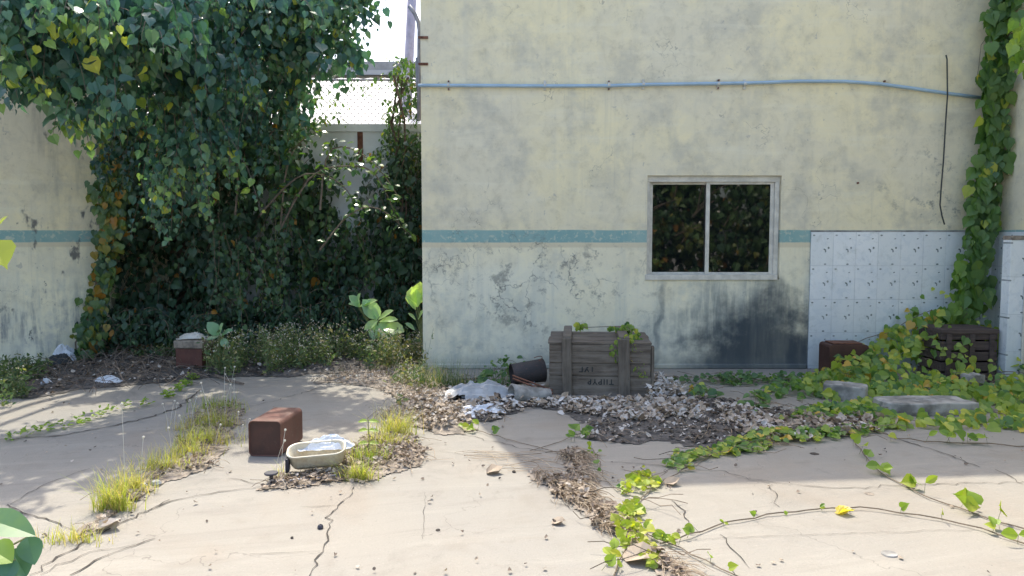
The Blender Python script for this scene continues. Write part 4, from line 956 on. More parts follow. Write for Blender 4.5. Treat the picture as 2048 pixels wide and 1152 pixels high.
# ---- tall thin weed near right strip
G = Geo(); S_ = Geo(); root = thing("leafy_weed", "tall thin weed with pairs of leaves beside the white bag", "weed", tuple(gp(737, 915)))
S_.tube([(0, 0, 0), (.005, 0, .1), (0, 0, .22)], .002, 4); S_.build("stem", M['greenstem'], root)
for z_ in (.08, .15, .2):
    leaves(G, [(0, 0, z_)] * 2, [(1, 0, .1), (-1, 0, .1)], [(0, -.5, 1)] * 2, .055, .4, OVAL)
G.build("leaves", M['runner'], root)

# ---- runners
def runner(pts_px, leafpx, label, lsize=.05, r=.003, name="creeping_runner", tint=.5, up=True, grp=None, mat='runner'):
    pts = [gp(a, b) for a, b in pts_px]; root = thing(name, label, "creeper", tuple(pts[0]), 0, grp); o0 = np.array(pts[0])
    P = [np.array(pts[0])]
    for a, b in zip(pts[:-1], pts[1:]):
        n = max(2, int((b - a).length / .06))
        for i in range(1, n + 1): P.append(np.array(a + (b - a) * i / n) + np.array([rng.normal(0, .004), rng.normal(0, .004), 0]))
    P = np.array(P) - o0; P[:, 2] = .006 + np.abs(rng.normal(0, .005, len(P))); G = Geo(); G.tube(P, r, 4); G.build("stem", M['vinestem'], root)
    G = Geo(); S_ = Geo(); Q = []; 
    for (a, b, s) in leafpx:
        q = np.array(gp(a, b)) - o0; hgt = lsize * s * rng.uniform(.5, .9); tip = q + np.array([rng.normal(0, .012), rng.normal(0, .01), hgt])
        S_.tube([q + np.array([0, 0, .004]), tip], .0011, 3, cap=False)
        m_ = 2 if rng.random() < .45 else 1
        for j in range(m_):
            a_ = rng.uniform(0, 6.283)
            leaves(G, [tip], [[math.cos(a_) * .8, math.sin(a_) * .5, rng.uniform(-.2, .7)]], [[rng.normal(0, .4), -.7, .6]], lsize * s, np.clip(tint + rng.normal(0, .2), 0, 1), OVAL if rng.random() < .5 else HEART, .35, .2, 1.3 if rng.random() < .5 else 1)
    if S_.n: S_.build("petioles", M['greenstem'], root)
    if G.n: G.build("leaves", M[mat], root)
    return root
def along(pts, n, s=(.6, 1.1), jit=6):
    out = []; seg = [((pts[i], pts[i + 1])) for i in range(len(pts) - 1)]
    for i in range(n):
        a, b = seg[rng.integers(len(seg))]; u = rng.random(); out.append((a[0] + (b[0] - a[0]) * u + rng.normal(0, jit), a[1] + (b[1] - a[1]) * u + rng.normal(0, jit * .4), rng.uniform(*s)))
    return out
r1 = [(1320, 1092), (1380, 1075), (1450, 1048), (1560, 1030), (1640, 1022), (1720, 1020), (1800, 1030), (1880, 1042), (1960, 1062), (2060, 1095)]
runner(r1, [(1357, 1092, .9), (1374, 1078, .8), (1400, 1068, .9), (1446, 1052, .5), (1505, 1040, .7), (1568, 1030, .4), (1644, 1023, .6), (1800, 1030, 1.1), (1884, 1044, 1), (1985, 1068, 1.1), (2000, 1062, 1.2), (2035, 1088, 1.5), (1995, 1072, 1)], "long thin runner arching across the sunlit concrete at lower right", .042)
r2 = [(1698, 870), (1722, 905), (1760, 950), (1812, 975), (1860, 1000), (1920, 1020), (1990, 1045), (2060, 1065)]
runner(r2, [(1706, 895, 1.1), (1718, 910, 1.2), (1732, 925, 1), (1762, 950, 1.3), (1766, 952, 1.1), (1812, 976, 1.2), (1824, 978, .9), (1848, 990, 1.2), (1920, 1018, 1.3), (1938, 1028, 1.4), (1948, 1030, 1.2), (1995, 1045, 1.2)], "runner with round upright leaves leading from the creeper to the right edge", .052)
runner([(1740, 862), (1790, 880), (1850, 885), (1930, 890), (2060, 895)], [(1730, 868, 1), (1782, 884, .9), (1850, 887, 1), (1893, 887, 1.1), (1900, 888, 1), (1925, 890, 1.1), (1935, 889, 1.3), (1975, 890, 1.2)], "short leafed runner in shade along the slab joint at right", .055, tint=.25)
runner([(1185, 900), (1200, 930), (1205, 955), (1235, 985), (1270, 1000)], along([(1185, 900), (1205, 955), (1235, 985)], 9), "thin broken runner crossing the shadow edge left of the yellow creeper", .035, .002, tint=.3)
runner([(1540, 880), (1440, 905), (1400, 925), (1330, 965), (1280, 1000), (1262, 1040), (1250, 1100), (1225, 1165)], along([(1240, 1060), (1225, 1120), (1220, 1150)], 14, (.8, 1.2), 8), "yellow leafed runner trailing down to the bottom edge", .042, .003, tint=.7)
runner([(1262, 1040), (1300, 1075), (1360, 1100), (1440, 1140), (1500, 1170)], along([(1262, 1040), (1300, 1075), (1360, 1100)], 12) + [(1420, 1130, .9), (1470, 1150, .9)], "forked runner crossing the dry root strip at the bottom", .042, .0025, tint=.7)
runner([(930, 858), (980, 872), (1090, 900), (1180, 930)], [(925, 862, 1), (945, 866, 1), (955, 865, 1), (985, 872, .9), (983, 870, 1)], "fine runner from the sunlit corner into the shade", .05, .002, tint=.5)
runner([(1060, 905), (1150, 875), (1185, 865)], along([(1140, 885), (1185, 862)], 10), "small runner with green leaves at the left end of the leaf litter", .05, .002, tint=.2)
# creeping leafy patches (each one mass of a creeper)
def patch(polypx, n, label, zmax=.10, size=(.03, .07), tb=.4, hf=zero, mat='heart', T=HEART, stems=30, name="ground_creeper", sd=.2, fall=.05):
    P = gpoly(polypx); root = thing(name, label, "creeper", (P[0][0], P[0][1], 0)); o0 = np.array([P[0][0], P[0][1], 0.0])
    xy = sample(P, n, fall); d = np.clip(edged(xy[:, 0], xy[:, 1], P) / .15, .2, 1); z = hf(xy[:, 0], xy[:, 1]) + rng.random(n) ** .7 * zmax * d + .012
    a = rng.random(n) * 6.283; D = np.column_stack([np.cos(a), np.sin(a) * .8 - .3, rng.uniform(-.6, .3, n)]); N = np.column_stack([rng.normal(0, .4, n), -.5 + rng.normal(0, .35, n), .8 + rng.normal(0, .2, n)])
    G = Geo(); leaves(G, np.column_stack([xy, z]) - o0, D, N, rng.uniform(*size, n), np.clip(tb + rng.normal(0, sd, n) + (rng.random(n) < .06) * .4, 0, 1), T, rng.uniform(.1, .5, n), rng.uniform(0, .3, n)); G.build("leaves", M[mat], root)
    if stems:
        S_ = Geo(); xy2 = sample(P, stems, 0)
        for q in xy2:
            a = rng.normal(0, .5) + (3.14 if rng.random() < .5 else 0); p = np.array([q[0], q[1], float(hf(q[0], q[1]))]) - o0; pts = []
            for i in range(5): pts.append(p + np.array([0, 0, .015 + rng.uniform(0, zmax * .5)])); p = p + np.array([math.cos(a), math.sin(a), 0]) * .06; a += rng.normal(0, .4)
            S_.tube(pts, .002, 3, cap=False)
        S_.build("stems", M['vinestem'], root)
    return root
patch([(1260, 1000), (1290, 985), (1280, 1035), (1265, 1060), (1240, 1040)], 60, "bright yellow green creeper patch where the dry root strip meets the runners", .07, (.02, .042), .78, stems=3, mat='runner')
patch([(1255, 960), (1300, 940), (1320, 965), (1300, 1000), (1250, 1015), (1235, 1000)], 90, "sunlit yellow creeper cluster just outside the shadow edge", .09, (.02, .044), .78, stems=3, mat='runner')
patch([(1230, 1055), (1290, 1040), (1310, 1090), (1340, 1152), (1300, 1152), (1260, 1100)], 55, "sparse yellow creeper cluster over dry roots at the bottom", .07, (.02, .042), .82, stems=4, mat='runner')
patch([(1330, 940), (1350, 915), (1430, 895), (1500, 880), (1560, 890), (1500, 905), (1420, 915), (1360, 945)], 190, "narrow creeper strand leaving the litter toward the sunlit clusters", .07, (.03, .05), .5, stems=12)
patch([(1440, 895), (1500, 870), (1640, 865), (1760, 850), (1790, 855), (1700, 880), (1600, 892), (1500, 905)], 260, "creeper border along the front of the dead leaves", .07, (.035, .06), .5, stems=20, sd=.22)
patch([(1540, 850), (1620, 820), (1760, 820), (1790, 850), (1620, 850)], 260, "middle creeper strand between bare concrete and the wedge of concrete", .08, (.04, .07), .4, stems=16)
patch([(1310, 765), (1420, 758), (1620, 760), (1640, 772), (1500, 774), (1400, 770), (1310, 774)], 210, "dark green creeper strip along the foot of the black stained wall", .08, (.03, .06), .05, stems=30, sd=.12)
patch([(1480, 830), (1480, 800), (1560, 770), (1640, 770), (1660, 800), (1560, 800), (1500, 838)], 110, "thin loose creeper over shaded concrete before the stained wall", .07, (.05, .08), .25, stems=14, sd=.12)
patch([(1630, 775), (1650, 752), (1760, 748), (1770, 775), (1700, 785)], 150, 'leafy clump in front of the half buried canister', .22, (.04, .085), .5, stems=8)
patch([(1350, 775), (1420, 780), (1440, 800), (1380, 800)], 40, "small creeper tuft just right of the wooden crate's litter", .08, (.04, .07), .25, stems=6)
patch([(930, 790), (960, 760), (1050, 745), (1090, 760), (1020, 775), (960, 800)], 150, "low dark weeds along the wall foot left of the bucket", .2, (.03, .06), .12, mat='heart', stems=10, sd=.12)

# ---- right hand creeper: mass over rubble, plus column up the corner
def crm_h(x, y):
    c = wp(1900, 700, 6.4); dx = (x - c.x); dy_ = (y - 6.55)
    return .02 + .62 * np.exp(-(dx / .50) ** 2 - (dy_ / .62) ** 2) + .15 * np.exp(-((x - 3.1) / .35) ** 2 - ((y - 6.1) / .4) ** 2)
root = thing("heart_leaf_vine", "heart leaved vine climbing the right corner and spreading over the rubble", "vine", (3.9, 6.5, 0)); o0 = np.array([3.9, 6.5, 0])
G = Geo()
P = gpoly([(1640, 800), (1600, 770), (1650, 745), (1760, 725), (2040, 728), (2100, 800), (2120, 850), (2060, 868), (1900, 862), (1760, 862), (1740, 835), (1700, 815)])
n = 1500; xy = sample(P, n * 2, .02); xy = xy[vnoise(xy[:, 0], xy[:, 1], 5, 41) > .27] 
# leave parts of the slab, wedge, canister and crate free
scr = lambda x, y, z: (1024 + FOC * x / (y * _cp - (z - CAM_Z) * _sp), 576 - FOC * (y * _sp + (z - CAM_Z) * _cp) / (y * _cp - (z - CAM_Z) * _sp))
z = crm_h(xy[:, 0], xy[:, 1]) * rng.uniform(.55, 1.12, len(xy)) + rng.random(len(xy)) * .05
slabfree = (np.abs(xy[:, 0] - c1.x + .05) < .27) & (xy[:, 1] < c1.y + .33) & (xy[:, 1] > c1.y - .05)
wedge = (np.abs(xy[:, 0] - c2.x) < .20) & (xy[:, 1] < c2.y + .2) & (rng.random(len(xy)) < .45)
cratefree = (xy[:, 0] > dc.location.x + .12) & (xy[:, 0] < dc.location.x + dw + .1) & (xy[:, 1] > dy - .35) & (rng.random(len(xy)) < .86) & (z > .10)
canfree = (xy[:, 0] > rt.location.x) & (xy[:, 0] < rt.location.x + .30) & (xy[:, 1] > rt.location.y - .15) & (rng.random(len(xy)) < .25)
keep = ~(slabfree | wedge | cratefree | canfree); xy = xy[keep][:n]; z = z[keep][:n]; n = len(xy)
a = rng.random(n) * 6.283; D = np.column_stack([np.cos(a) * .7, np.sin(a) * .4 - .35, rng.uniform(-1, .1, n)]); N = np.column_stack([rng.normal(0, .35, n), -.75 + rng.normal(0, .25, n), .6 + rng.normal(0, .25, n)])
leaves(G, np.column_stack([xy, z]) - o0, D, N, rng.uniform(.035, .095, n), np.clip(.54 + rng.normal(0, .18, n) + (rng.random(n) < .06) * .4, 0, 1), HEART, rng.uniform(.1, .45, n), rng.uniform(0, .3, n))
# column
cols = [(-40, 2040, 40), (0, 2010, 36), (60, 2012, 38), (130, 2005, 40), (200, 1995, 34), (270, 1985, 30), (330, 1978, 38), (400, 1978, 38), (450, 1970, 36), (510, 1955, 38), (570, 1940, 42), (630, 1918, 62), (680, 1895, 85), (720, 1870, 90)]
ys = np.array([c[0] for c in cols]); cxs = np.array([c[1] for c in cols]); hw = np.array([c[2] for c in cols])
n = 1250; sy = rng.uniform(-300, 710, n); cc = np.interp(sy, ys, cxs); hh = np.interp(sy, ys, hw); sx = cc + np.clip(rng.normal(0, .55, n), -1.05, 1.05) * hh * .78 + (vnoise(sy, sy * 0, .022, 5) - .5) * 30
dep = 6.62 - rng.random(n) * .16 - np.clip((sy - 520) / 200, 0, 1) * .2 * rng.random(n) - np.clip((sx - 2015) / 40, 0, 1) * .25
Q = np.array([tuple(wp(a_, b_, d_)) for a_, b_, d_ in zip(sx, sy, dep)]); Q = Q[(Q[:, 0] < XR - .02) & (Q[:, 2] > .1)]; n = len(Q)
D = np.column_stack([rng.normal(0, .45, n), -.15 + rng.normal(0, .2, n), -np.ones(n)]); N = np.column_stack([rng.normal(0, .35, n), -.9 + rng.normal(0, .15, n), .45 + rng.normal(0, .25, n)])
tt = np.clip(.16 + np.clip((1.4 - Q[:, 2]) / 1.4, 0, 1) * .32 + rng.normal(0, .1, n) + (rng.random(n) < .02) * .5, 0, 1)
leaves(G, Q - o0, D, N, rng.uniform(.05, .135, n), tt, HEART, rng.uniform(.0, .5, n), rng.uniform(0, .25, n))
# leaves at the right edge catching sun above
n = 80; sx = rng.uniform(2025, 2120, n); sy = rng.uniform(30, 140, n); Q = np.array([tuple(wp(a_, b_, 6.0 - rng.random() * .3)) for a_, b_ in zip(sx, sy)]); Q = Q[Q[:, 0] < XR - .03]; n = len(Q)
leaves(G, Q - o0, np.column_stack([rng.normal(0, .4, n), rng.normal(0, .3, n), -np.ones(n)]), np.tile([0, -.8, .6], (n, 1)) + rng.normal(0, .3, (n, 3)), rng.uniform(.08, .12, n), rng.uniform(.2, .6, n), HEART)
G.build("leaves", M['heart'], root)
S_ = Geo()
for q in range(9):
    off = rng.normal(0, 10); S_.tube([np.array(wp(np.interp(b_, ys, cxs) + off * (1 - b_ / 900) + rng.normal(0, 4), b_, 6.65 - rng.random() * .04)) - o0 for b_ in range(730, -80, -45)], .006 * rng.uniform(.6, 1.4), 5)
for q in range(26):
    xy = sample(P, 1)[0]; z0 = float(crm_h(xy[0], xy[1])); a = rng.random() * 6.283
    S_.tube([np.array([xy[0] + math.cos(a) * .1 * i, xy[1] + math.sin(a) * .1 * i, z0 * (1 - .12 * i) + .02 * math.sin(i)]) - o0 for i in range(4)], .003, 4)
S_.tube([np.array(wp(a_, b_, 6.66)) - o0 for a_, b_ in [(1985, 60), (1962, 90), (1958, 130), (1952, 170)]], .0025, 4)
S_.build("stem", M['vinestem'], root)
# creeper on wooden crate
root = thing("crate_creeper", "yellow green creeper hanging over the top right of the grey crate", "creeper", tuple(crate.location)); G = Geo(); cl = np.array(crate.location); pts = []; sz = []
for (cx, cy, n, sxx, syy, dd, s) in [(1255, 655, 40, 18, 6, .3, .05), (1250, 700, 120, 20, 24, -.03, .035), (1283, 745, 55, 14, 22, -.035, .035), (1270, 672, 25, 10, 10, .1, .045), (1160, 650, 12, 12, 4, .35, .05), (1222, 655, 8, 6, 3, .3, .04)]:
    for i in range(n): pts.append(np.array(wp(rng.normal(cx, sxx * .6), rng.normal(cy, syy * .6), yy + dd - rng.random() * .02)) - cl); sz.append(s * rng.uniform(.6, 1.2))
n = len(pts); pts = np.array(pts); leaves(G, pts, np.column_stack([rng.normal(0, .6, n), rng.normal(-.1, .2, n), -np.ones(n) * .8]), np.tile([0, -.8, .6], (n, 1)) + rng.normal(0, .35, (n, 3)), np.array(sz), np.clip(rng.normal(.5, .15, n), 0, 1), HEART)
G.build("leaves", M['heart'], root)
G = Geo(); G.tube([np.array(wp(a_, b_, yy + d_)) - cl for a_, b_, d_ in [(1165, 655, .3), (1250, 652, .3), (1262, 662, .15), (1258, 690, -.035), (1262, 720, -.035), (1283, 750, -.035), (1290, 780, -.05)]], .0025, 4); G.build("stem", M['vinestem'], root)

# ---- milkweed plants
def milkweed(base, leavesdef, label, hgt):
    root = thing("milkweed_plant", label, "plant", tuple(base)); b = np.array(base); G = Geo(); S_ = Geo()
    top = np.array([0, 0, hgt]); S_.tube([(0, 0, 0), (.01, 0, hgt * .5), (0, 0, hgt)], .007, 6)
    for (px_, py_, qx, qy, wd, Y, t_) in leavesdef:
        a_ = np.array(wp(px_, py_, Y)) - b; c_ = np.array(wp(qx, qy, Y - .05)) - b
        S_.tube([top * .6, a_], .004, 4); ln = np.linalg.norm(c_ - a_); leaves(G, [a_], [c_ - a_], [(rng.normal(0, .3), -.45, .8)], ln, t_, OVAL, .22, .12, wd)
    S_.build("stem", M['greenstem'], root); G.build("leaves", M['milk'], root); return root
bs = gp(760, 722); Yb = bs.y
milkweed(bs, [(755, 640, 728, 598, 1.2, Yb, .3), (720, 615, 700, 590, 1.3, Yb, .2), (722, 612, 740, 600, 1.3, Yb, .2), (716, 612, 697, 606, 1.2, Yb, .3), (715, 612, 718, 586, 1.3, Yb, .4), (718, 614, 752, 597, .9, Yb, .8), (756, 640, 784, 618, .95, Yb, .8), (757, 640, 727, 658, .95, Yb, .8), (758, 643, 794, 636, .9, Yb, .8), (765, 655, 808, 660, 1.4, Yb, .9), (757, 645, 790, 680, 1.2, Yb, .5), (752, 645, 745, 680, 1.2, Yb, .3), (755, 638, 752, 608, 1.1, Yb, .5), (762, 650, 770, 690, 1.1, Yb, .4)], "sunlit milkweed with broad pale leaves near the cream wall corner", .32)
bs = gp(838, 745) + Vector((-.02, .35, 0)); Yb = bs.y
milkweed(bs, [(835, 615, 822, 575, 1.4, Yb, .9), (835, 610, 842, 565, 1.4, Yb, 1), (832, 620, 815, 590, 1.1, Yb, .7), (838, 600, 848, 580, 1.3, Yb, 1), (832, 640, 818, 625, .9, Yb, .6), (836, 640, 845, 620, 1.3, Yb, .8), (830, 660, 812, 645, 1.1, Yb, .3)], "bright green milkweed peeping from behind the cream wall corner", .45)
bs = gp(440, 748); Yb = bs.y
milkweed(bs, [(438, 672, 416, 644, 1.2, Yb, .1), (437, 674, 412, 678, 1.3, Yb, .1), (440, 672, 463, 658, 1.1, Yb, .1), (440, 670, 443, 646, 1.2, Yb, .35), (442, 678, 455, 692, 1.2, Yb, .2)], "small bluish milkweed beside the square rusty tin", .22)

# ---- weed bed with little white flowers
Gw = Geo(); Gf = Geo(); Gs = Geo()
def weedbed(P, n, h, hfun=None, ft=.5, dens=7, flow=.9, tintb=.35):
    xy = sample(P, int(n * 1.4), .05); xy = xy[vnoise(xy[:, 0], xy[:, 1], 4.5, 91) > .38]
    for x, y in xy:
        hh = h * rng.uniform(.35, 1.1) * (.45 + .9 * float(vnoise(x, y, 3.0, 77))); a = rng.random() * 6.28; le = rng.uniform(0, .3); p1 = np.array([x + math.cos(a) * hh * le, y + math.sin(a) * hh * le, hh])
        Gs.tube([(x, y, 0), p1], .0011, 3, t=.1, cap=False)
        u = rng.random(dens)[:, None]; Q = np.array([[x, y, 0]]) * (1 - u) + p1[None] * u + rng.normal(0, .012, (dens, 3))
        leaves(Gw, Q, rng.normal(0, 1, (dens, 3)) + np.array([0, 0, .2]), rng.normal(0, .5, (dens, 3)) + np.array([0, -.3, .8]), rng.uniform(.02, .055, dens), np.clip(tintb + rng.normal(0, .22, dens), 0, 1), DIAM, 0.2, .2)
        if rng.random() < flow:
            m_ = rng.integers(1, 3)
            for j in range(m_): leaves(Gf, np.tile(p1 + rng.normal(0, .012, 3), (3, 1)), rng.normal(0, 1, (3, 3)), np.array([[0, -1, .4], [1, 0, .3], [0, 0, 1]]), .011, rng.random(), DIAM, 0, 0, 2.0)
weedbed(gpoly([(400, 752), (430, 725), (560, 715), (700, 712), (850, 715), (850, 748), (760, 750), (640, 738), (560, 752), (470, 760)]), 950, .29, dens=8, tintb=.48)
weedbed(gpoly([(760, 800), (780, 760), (845, 735), (855, 770), (850, 800), (800, 815)]), 190, .13, dens=6, tintb=.6)
weedbed(gpoly([(740, 735), (850, 715), (850, 745), (790, 755)]), 220, .28, dens=8, tintb=.8)
weedbed(gpoly([(-80, 800), (-60, 760), (80, 735), (110, 750), (60, 790), (20, 815)]), 420, .22, dens=9, flow=.3)
weedbed(gpoly([(170, 718), (200, 700), (400, 700), (420, 715), (330, 722)]), 420, .16, dens=8, flow=.15)
wb = stuffobj(Gw, "weed_bed", M['weed'], "bed of low weeds dotted with tiny whitish flowers before the creepers", "weeds")
o = Gs.build("stalks", M['greenstem'], wb); tag(o, kind='stuff'); o = Gf.build("flowers", M['flower'], wb); tag(o, kind='stuff')

# ---- big peepal tree
def tree_root(name, label, base): return thing(name, label, "tree", base)
tr = tree_root("peepal_tree", "big dark peepal tree hanging over the left wall, its drooping shoots in front", (-3.7, 8.25, 0)); o0 = np.array([-3.7, 8.25, 0])
T_ = Geo(); T_.tube([(0, 0, 0), (.05, .02, .8), (-.02, -.05, 1.8), (.1, -.05, 3.0), (0, 0, 4.6)], [.11, .09, .08, .07, .04], 10); T_.build("trunk", M['bark'], tr, smooth=True)
Bz = Geo(); Lf = Geo(); St = Geo()
limbs = []
for tx, ty, tz in [(-1.2, -2.2, 3.2), (-.2, -1.9, 3.4), (.7, -1.2, 3.0), (1.6, -.4, 3.5), (-1.3, -1.0, 3.8), (1.9, .1, 3.9), (-.6, -2.6, 3.4), (.3, .4, 4.8), (1.2, -1.0, 4.2), (-1.2, .2, 4.6), (2.0, -.3, 3.1)]:
    pts = [np.array([.05, -.03, 2.0 + rng.random() * .8])]; e = np.array([tx, ty, tz])
    for i in range(1, 6): pts.append(pts[0] * (1 - i / 5) + e * i / 5 + np.array([rng.normal(0, .06), rng.normal(0, .06), .25 * math.sin(i / 5 * 3.14)]))
    Bz.tube(pts, np.linspace(.055, .015, 6), 6); limbs.append(pts)
def hang(cl, L_, S2, root0, face=FACE):
    for (px_, ytop, ybot, Y, wpx, ns, size, tb, tt) in cl:
        for i in range(ns):
            x_ = px_ + rng.uniform(-wpx, wpx) / 2; Yy = Y + rng.normal(0, .12); pt = np.array(wp(x_ + rng.normal(0, 14), ytop + rng.normal(0, 14), Yy + .25)); pb_ = np.array(wp(x_, ybot + rng.normal(0, 16), Yy)); d = pb_ - pt; ln = np.linalg.norm(d) * rng.uniform(.8, 1.05)
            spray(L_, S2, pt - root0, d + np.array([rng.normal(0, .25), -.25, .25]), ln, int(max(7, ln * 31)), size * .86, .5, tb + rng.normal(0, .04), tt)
hang([
  # px, ytop, ybottom, depth, width, sprays, leaf, tint, tiptint
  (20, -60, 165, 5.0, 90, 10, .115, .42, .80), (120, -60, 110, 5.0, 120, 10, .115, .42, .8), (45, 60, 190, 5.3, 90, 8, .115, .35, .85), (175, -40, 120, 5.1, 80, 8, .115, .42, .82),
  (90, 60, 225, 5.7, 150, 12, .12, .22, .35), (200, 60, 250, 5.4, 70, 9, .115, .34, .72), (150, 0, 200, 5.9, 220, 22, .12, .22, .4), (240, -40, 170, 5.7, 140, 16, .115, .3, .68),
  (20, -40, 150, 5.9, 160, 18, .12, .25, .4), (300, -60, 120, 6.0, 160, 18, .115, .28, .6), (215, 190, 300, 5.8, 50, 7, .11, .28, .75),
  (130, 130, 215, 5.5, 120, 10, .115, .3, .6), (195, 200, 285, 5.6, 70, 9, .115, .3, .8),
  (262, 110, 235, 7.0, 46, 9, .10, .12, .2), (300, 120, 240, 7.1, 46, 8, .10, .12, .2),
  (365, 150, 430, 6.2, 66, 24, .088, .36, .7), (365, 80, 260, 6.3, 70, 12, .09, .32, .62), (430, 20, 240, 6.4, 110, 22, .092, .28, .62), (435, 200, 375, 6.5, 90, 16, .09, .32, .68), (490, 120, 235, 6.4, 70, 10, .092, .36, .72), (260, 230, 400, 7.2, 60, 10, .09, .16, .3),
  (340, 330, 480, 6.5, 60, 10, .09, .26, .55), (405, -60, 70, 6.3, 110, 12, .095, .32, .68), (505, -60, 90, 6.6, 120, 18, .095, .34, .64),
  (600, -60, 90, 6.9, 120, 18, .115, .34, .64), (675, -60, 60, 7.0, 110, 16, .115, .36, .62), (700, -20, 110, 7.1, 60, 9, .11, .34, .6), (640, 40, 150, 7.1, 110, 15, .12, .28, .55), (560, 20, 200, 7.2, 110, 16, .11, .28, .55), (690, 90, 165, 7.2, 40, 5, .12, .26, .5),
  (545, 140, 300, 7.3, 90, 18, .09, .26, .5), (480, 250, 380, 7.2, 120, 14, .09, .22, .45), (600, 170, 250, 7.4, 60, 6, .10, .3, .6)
], Lf, St, o0)
# upper canopy above the frame and behind: casts the shade on the yard
def cloud(L_, S2, root0, boxes, size, tb, face=FACE, T=HEART, ln=(.35, .7), per=24):
    for (x0, x1, y0, y1, z0, z1, ns) in boxes:
        for i in range(ns):
            c = np.array([rng.uniform(x0, x1), rng.uniform(y0, y1), rng.uniform(z0, z1)]); a = rng.random() * 6.283; l_ = rng.uniform(*ln)
            spray(L_, S2, c - root0, (math.cos(a), math.sin(a), .1), l_, int(max(6, l_ * per)), size, .9, tb + rng.normal(0, .06), tb + .25, face, T)
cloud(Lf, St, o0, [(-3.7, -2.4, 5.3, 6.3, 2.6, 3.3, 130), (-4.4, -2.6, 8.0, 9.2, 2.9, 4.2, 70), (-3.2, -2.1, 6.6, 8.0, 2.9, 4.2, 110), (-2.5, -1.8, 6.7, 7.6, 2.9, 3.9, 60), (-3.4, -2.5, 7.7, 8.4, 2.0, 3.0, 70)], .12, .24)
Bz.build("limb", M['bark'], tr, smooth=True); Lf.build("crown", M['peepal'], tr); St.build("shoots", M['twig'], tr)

# ---- creeper curtain over back wall
cv = thing("creeper_curtain", "dark creeper curtain hanging over the back wall below the peepal tree", "creeper", (-2.6, 8.3, 0)); o0 = np.array([-2.6, 8.3, 0]); Lf = Geo(); St = Geo()
def free(x, y):  # gaps that show the pale wall behind
    return ((x > 655) & (x < 800) & (y < 300)) or ((abs(x - 700) < 22 and 335 < y < 455)) or (abs(x - 540) < 26 and abs(y - 510) < 38) or (225 < x < 262 and 520 < y < 570) or (240 < x < 280 and 455 < y < 478) or (640 < x < 760 and 280 < y < 330 and rng.random() < .6)
cnt = 0
while cnt < 700:
    x_, y_ = rng.uniform(200, 850), rng.uniform(150, 640)
    yl = np.interp(x_, [200, 330, 600, 640, 700, 760, 790, 850], [200, 180, 190, 300, 330, 330, 300, 240])
    if y_ < yl or free(x_, y_) or free(x_, y_ + 40) : continue
    Y = rng.uniform(7.7, 8.35) if x_ < 600 else rng.uniform(8.15, 8.4); c = np.array(wp(x_, y_, Y)); a = rng.random() * 6.28
    spray(Lf, St, c - o0, (math.cos(a) * .5, -.3, -.3), rng.uniform(.25, .5), int(rng.uniform(7, 12)), .10, .6, .18, .34); cnt += 1
Lf.build("leaves", M['creeper'], cv); St.build("stems", M['vinestem'], cv)
# hanging strings with small leaf pairs
hs = thing("trailing_shoots", "long thin shoots with paired small leaves dangling in front of the dark creeper", "creeper", (-2.5, 7.5, 0)); o0 = np.array([-2.5, 7.5, 0]); Lf = Geo(); St = Geo()
hang([(600, 340, 640, 7.9, 20, 3, .085, .5, .6), (640, 380, 600, 8.05, 60, 5, .085, .42, .5), (690, 430, 620, 8.1, 60, 4, .085, .4, .5), (560, 380, 620, 7.4, 60, 4, .085, .36, .5), (500, 480, 640, 7.3, 80, 5, .085, .36, .5), (740, 450, 600, 8.1, 60, 4, .085, .34, .5), (430, 440, 620, 7.2, 60, 4, .09, .3, .45)], Lf, St, o0)
Lf.build("leaves", M['creeper'], hs); St.build("stems", M['vinestem'], hs)
# orange tinged creeper on the left corner
oc = thing("corner_creeper", "orange tinged creeper climbing the end of the left wall under the tree", "creeper", (-4.0, 7.3, 0)); o0 = np.array([-4.0, 7.3, 0]); Lf = Geo(); St = Geo()
n = 900; sy = rng.uniform(230, 720, n); cc = np.interp(sy, [230, 350, 450, 560, 600, 640, 720], [240, 225, 222, 205, 195, 178, 165]); hh = np.interp(sy, [230, 450, 560, 620, 720], [45, 30, 20, 32, 20]); sx = cc + rng.normal(0, .5, n) * hh
Q = np.array([tuple(wp(a_, b_, 7.38 - rng.random() * .2 - (.3 if b_ > 640 else 0))) for a_, b_ in zip(sx, sy)]); Q[:, 0] = np.maximum(Q[:, 0], -4.3)
leaves(Lf, Q - o0, np.column_stack([rng.normal(0, .5, n), rng.normal(-.1, .3, n), -np.ones(n)]), np.tile([.2, -.8, .5], (n, 1)) + rng.normal(0, .35, (n, 3)), rng.uniform(.05, .10, n), np.clip(rng.choice([.25, .4, .5, .6, .75, .92], n) + rng.normal(0, .08, n), 0, 1), HEART)
n = 260; Q = np.array([tuple(wp(rng.normal(290, 28), rng.uniform(230, 470), 8.2 - rng.random() * .3)) for _ in range(n)])
leaves(Lf, Q - o0, np.column_stack([rng.normal(0, .5, n), rng.normal(-.1, .3, n), -np.ones(n)]), np.tile([.2, -.8, .5], (n, 1)) + rng.normal(0, .35, (n, 3)), rng.uniform(.05, .10, n), np.clip(rng.choice([.4, .6, .9, 1], n) + rng.normal(0, .08, n), 0, 1), HEART)
for i in range(5): St.tube([np.array(wp(np.interp(b_, [230, 450, 560, 640, 730], [240, 222, 205, 175, 150]) + rng.normal(0, 5), b_, 7.32 - (.4 * max(0, (b_ - 600) / 130)))) - o0 for b_ in range(730, 220, -45)], .008, 5)
Lf.build("leaves", M['creeper'], oc); St.build("stems", M['vinestem'], oc)
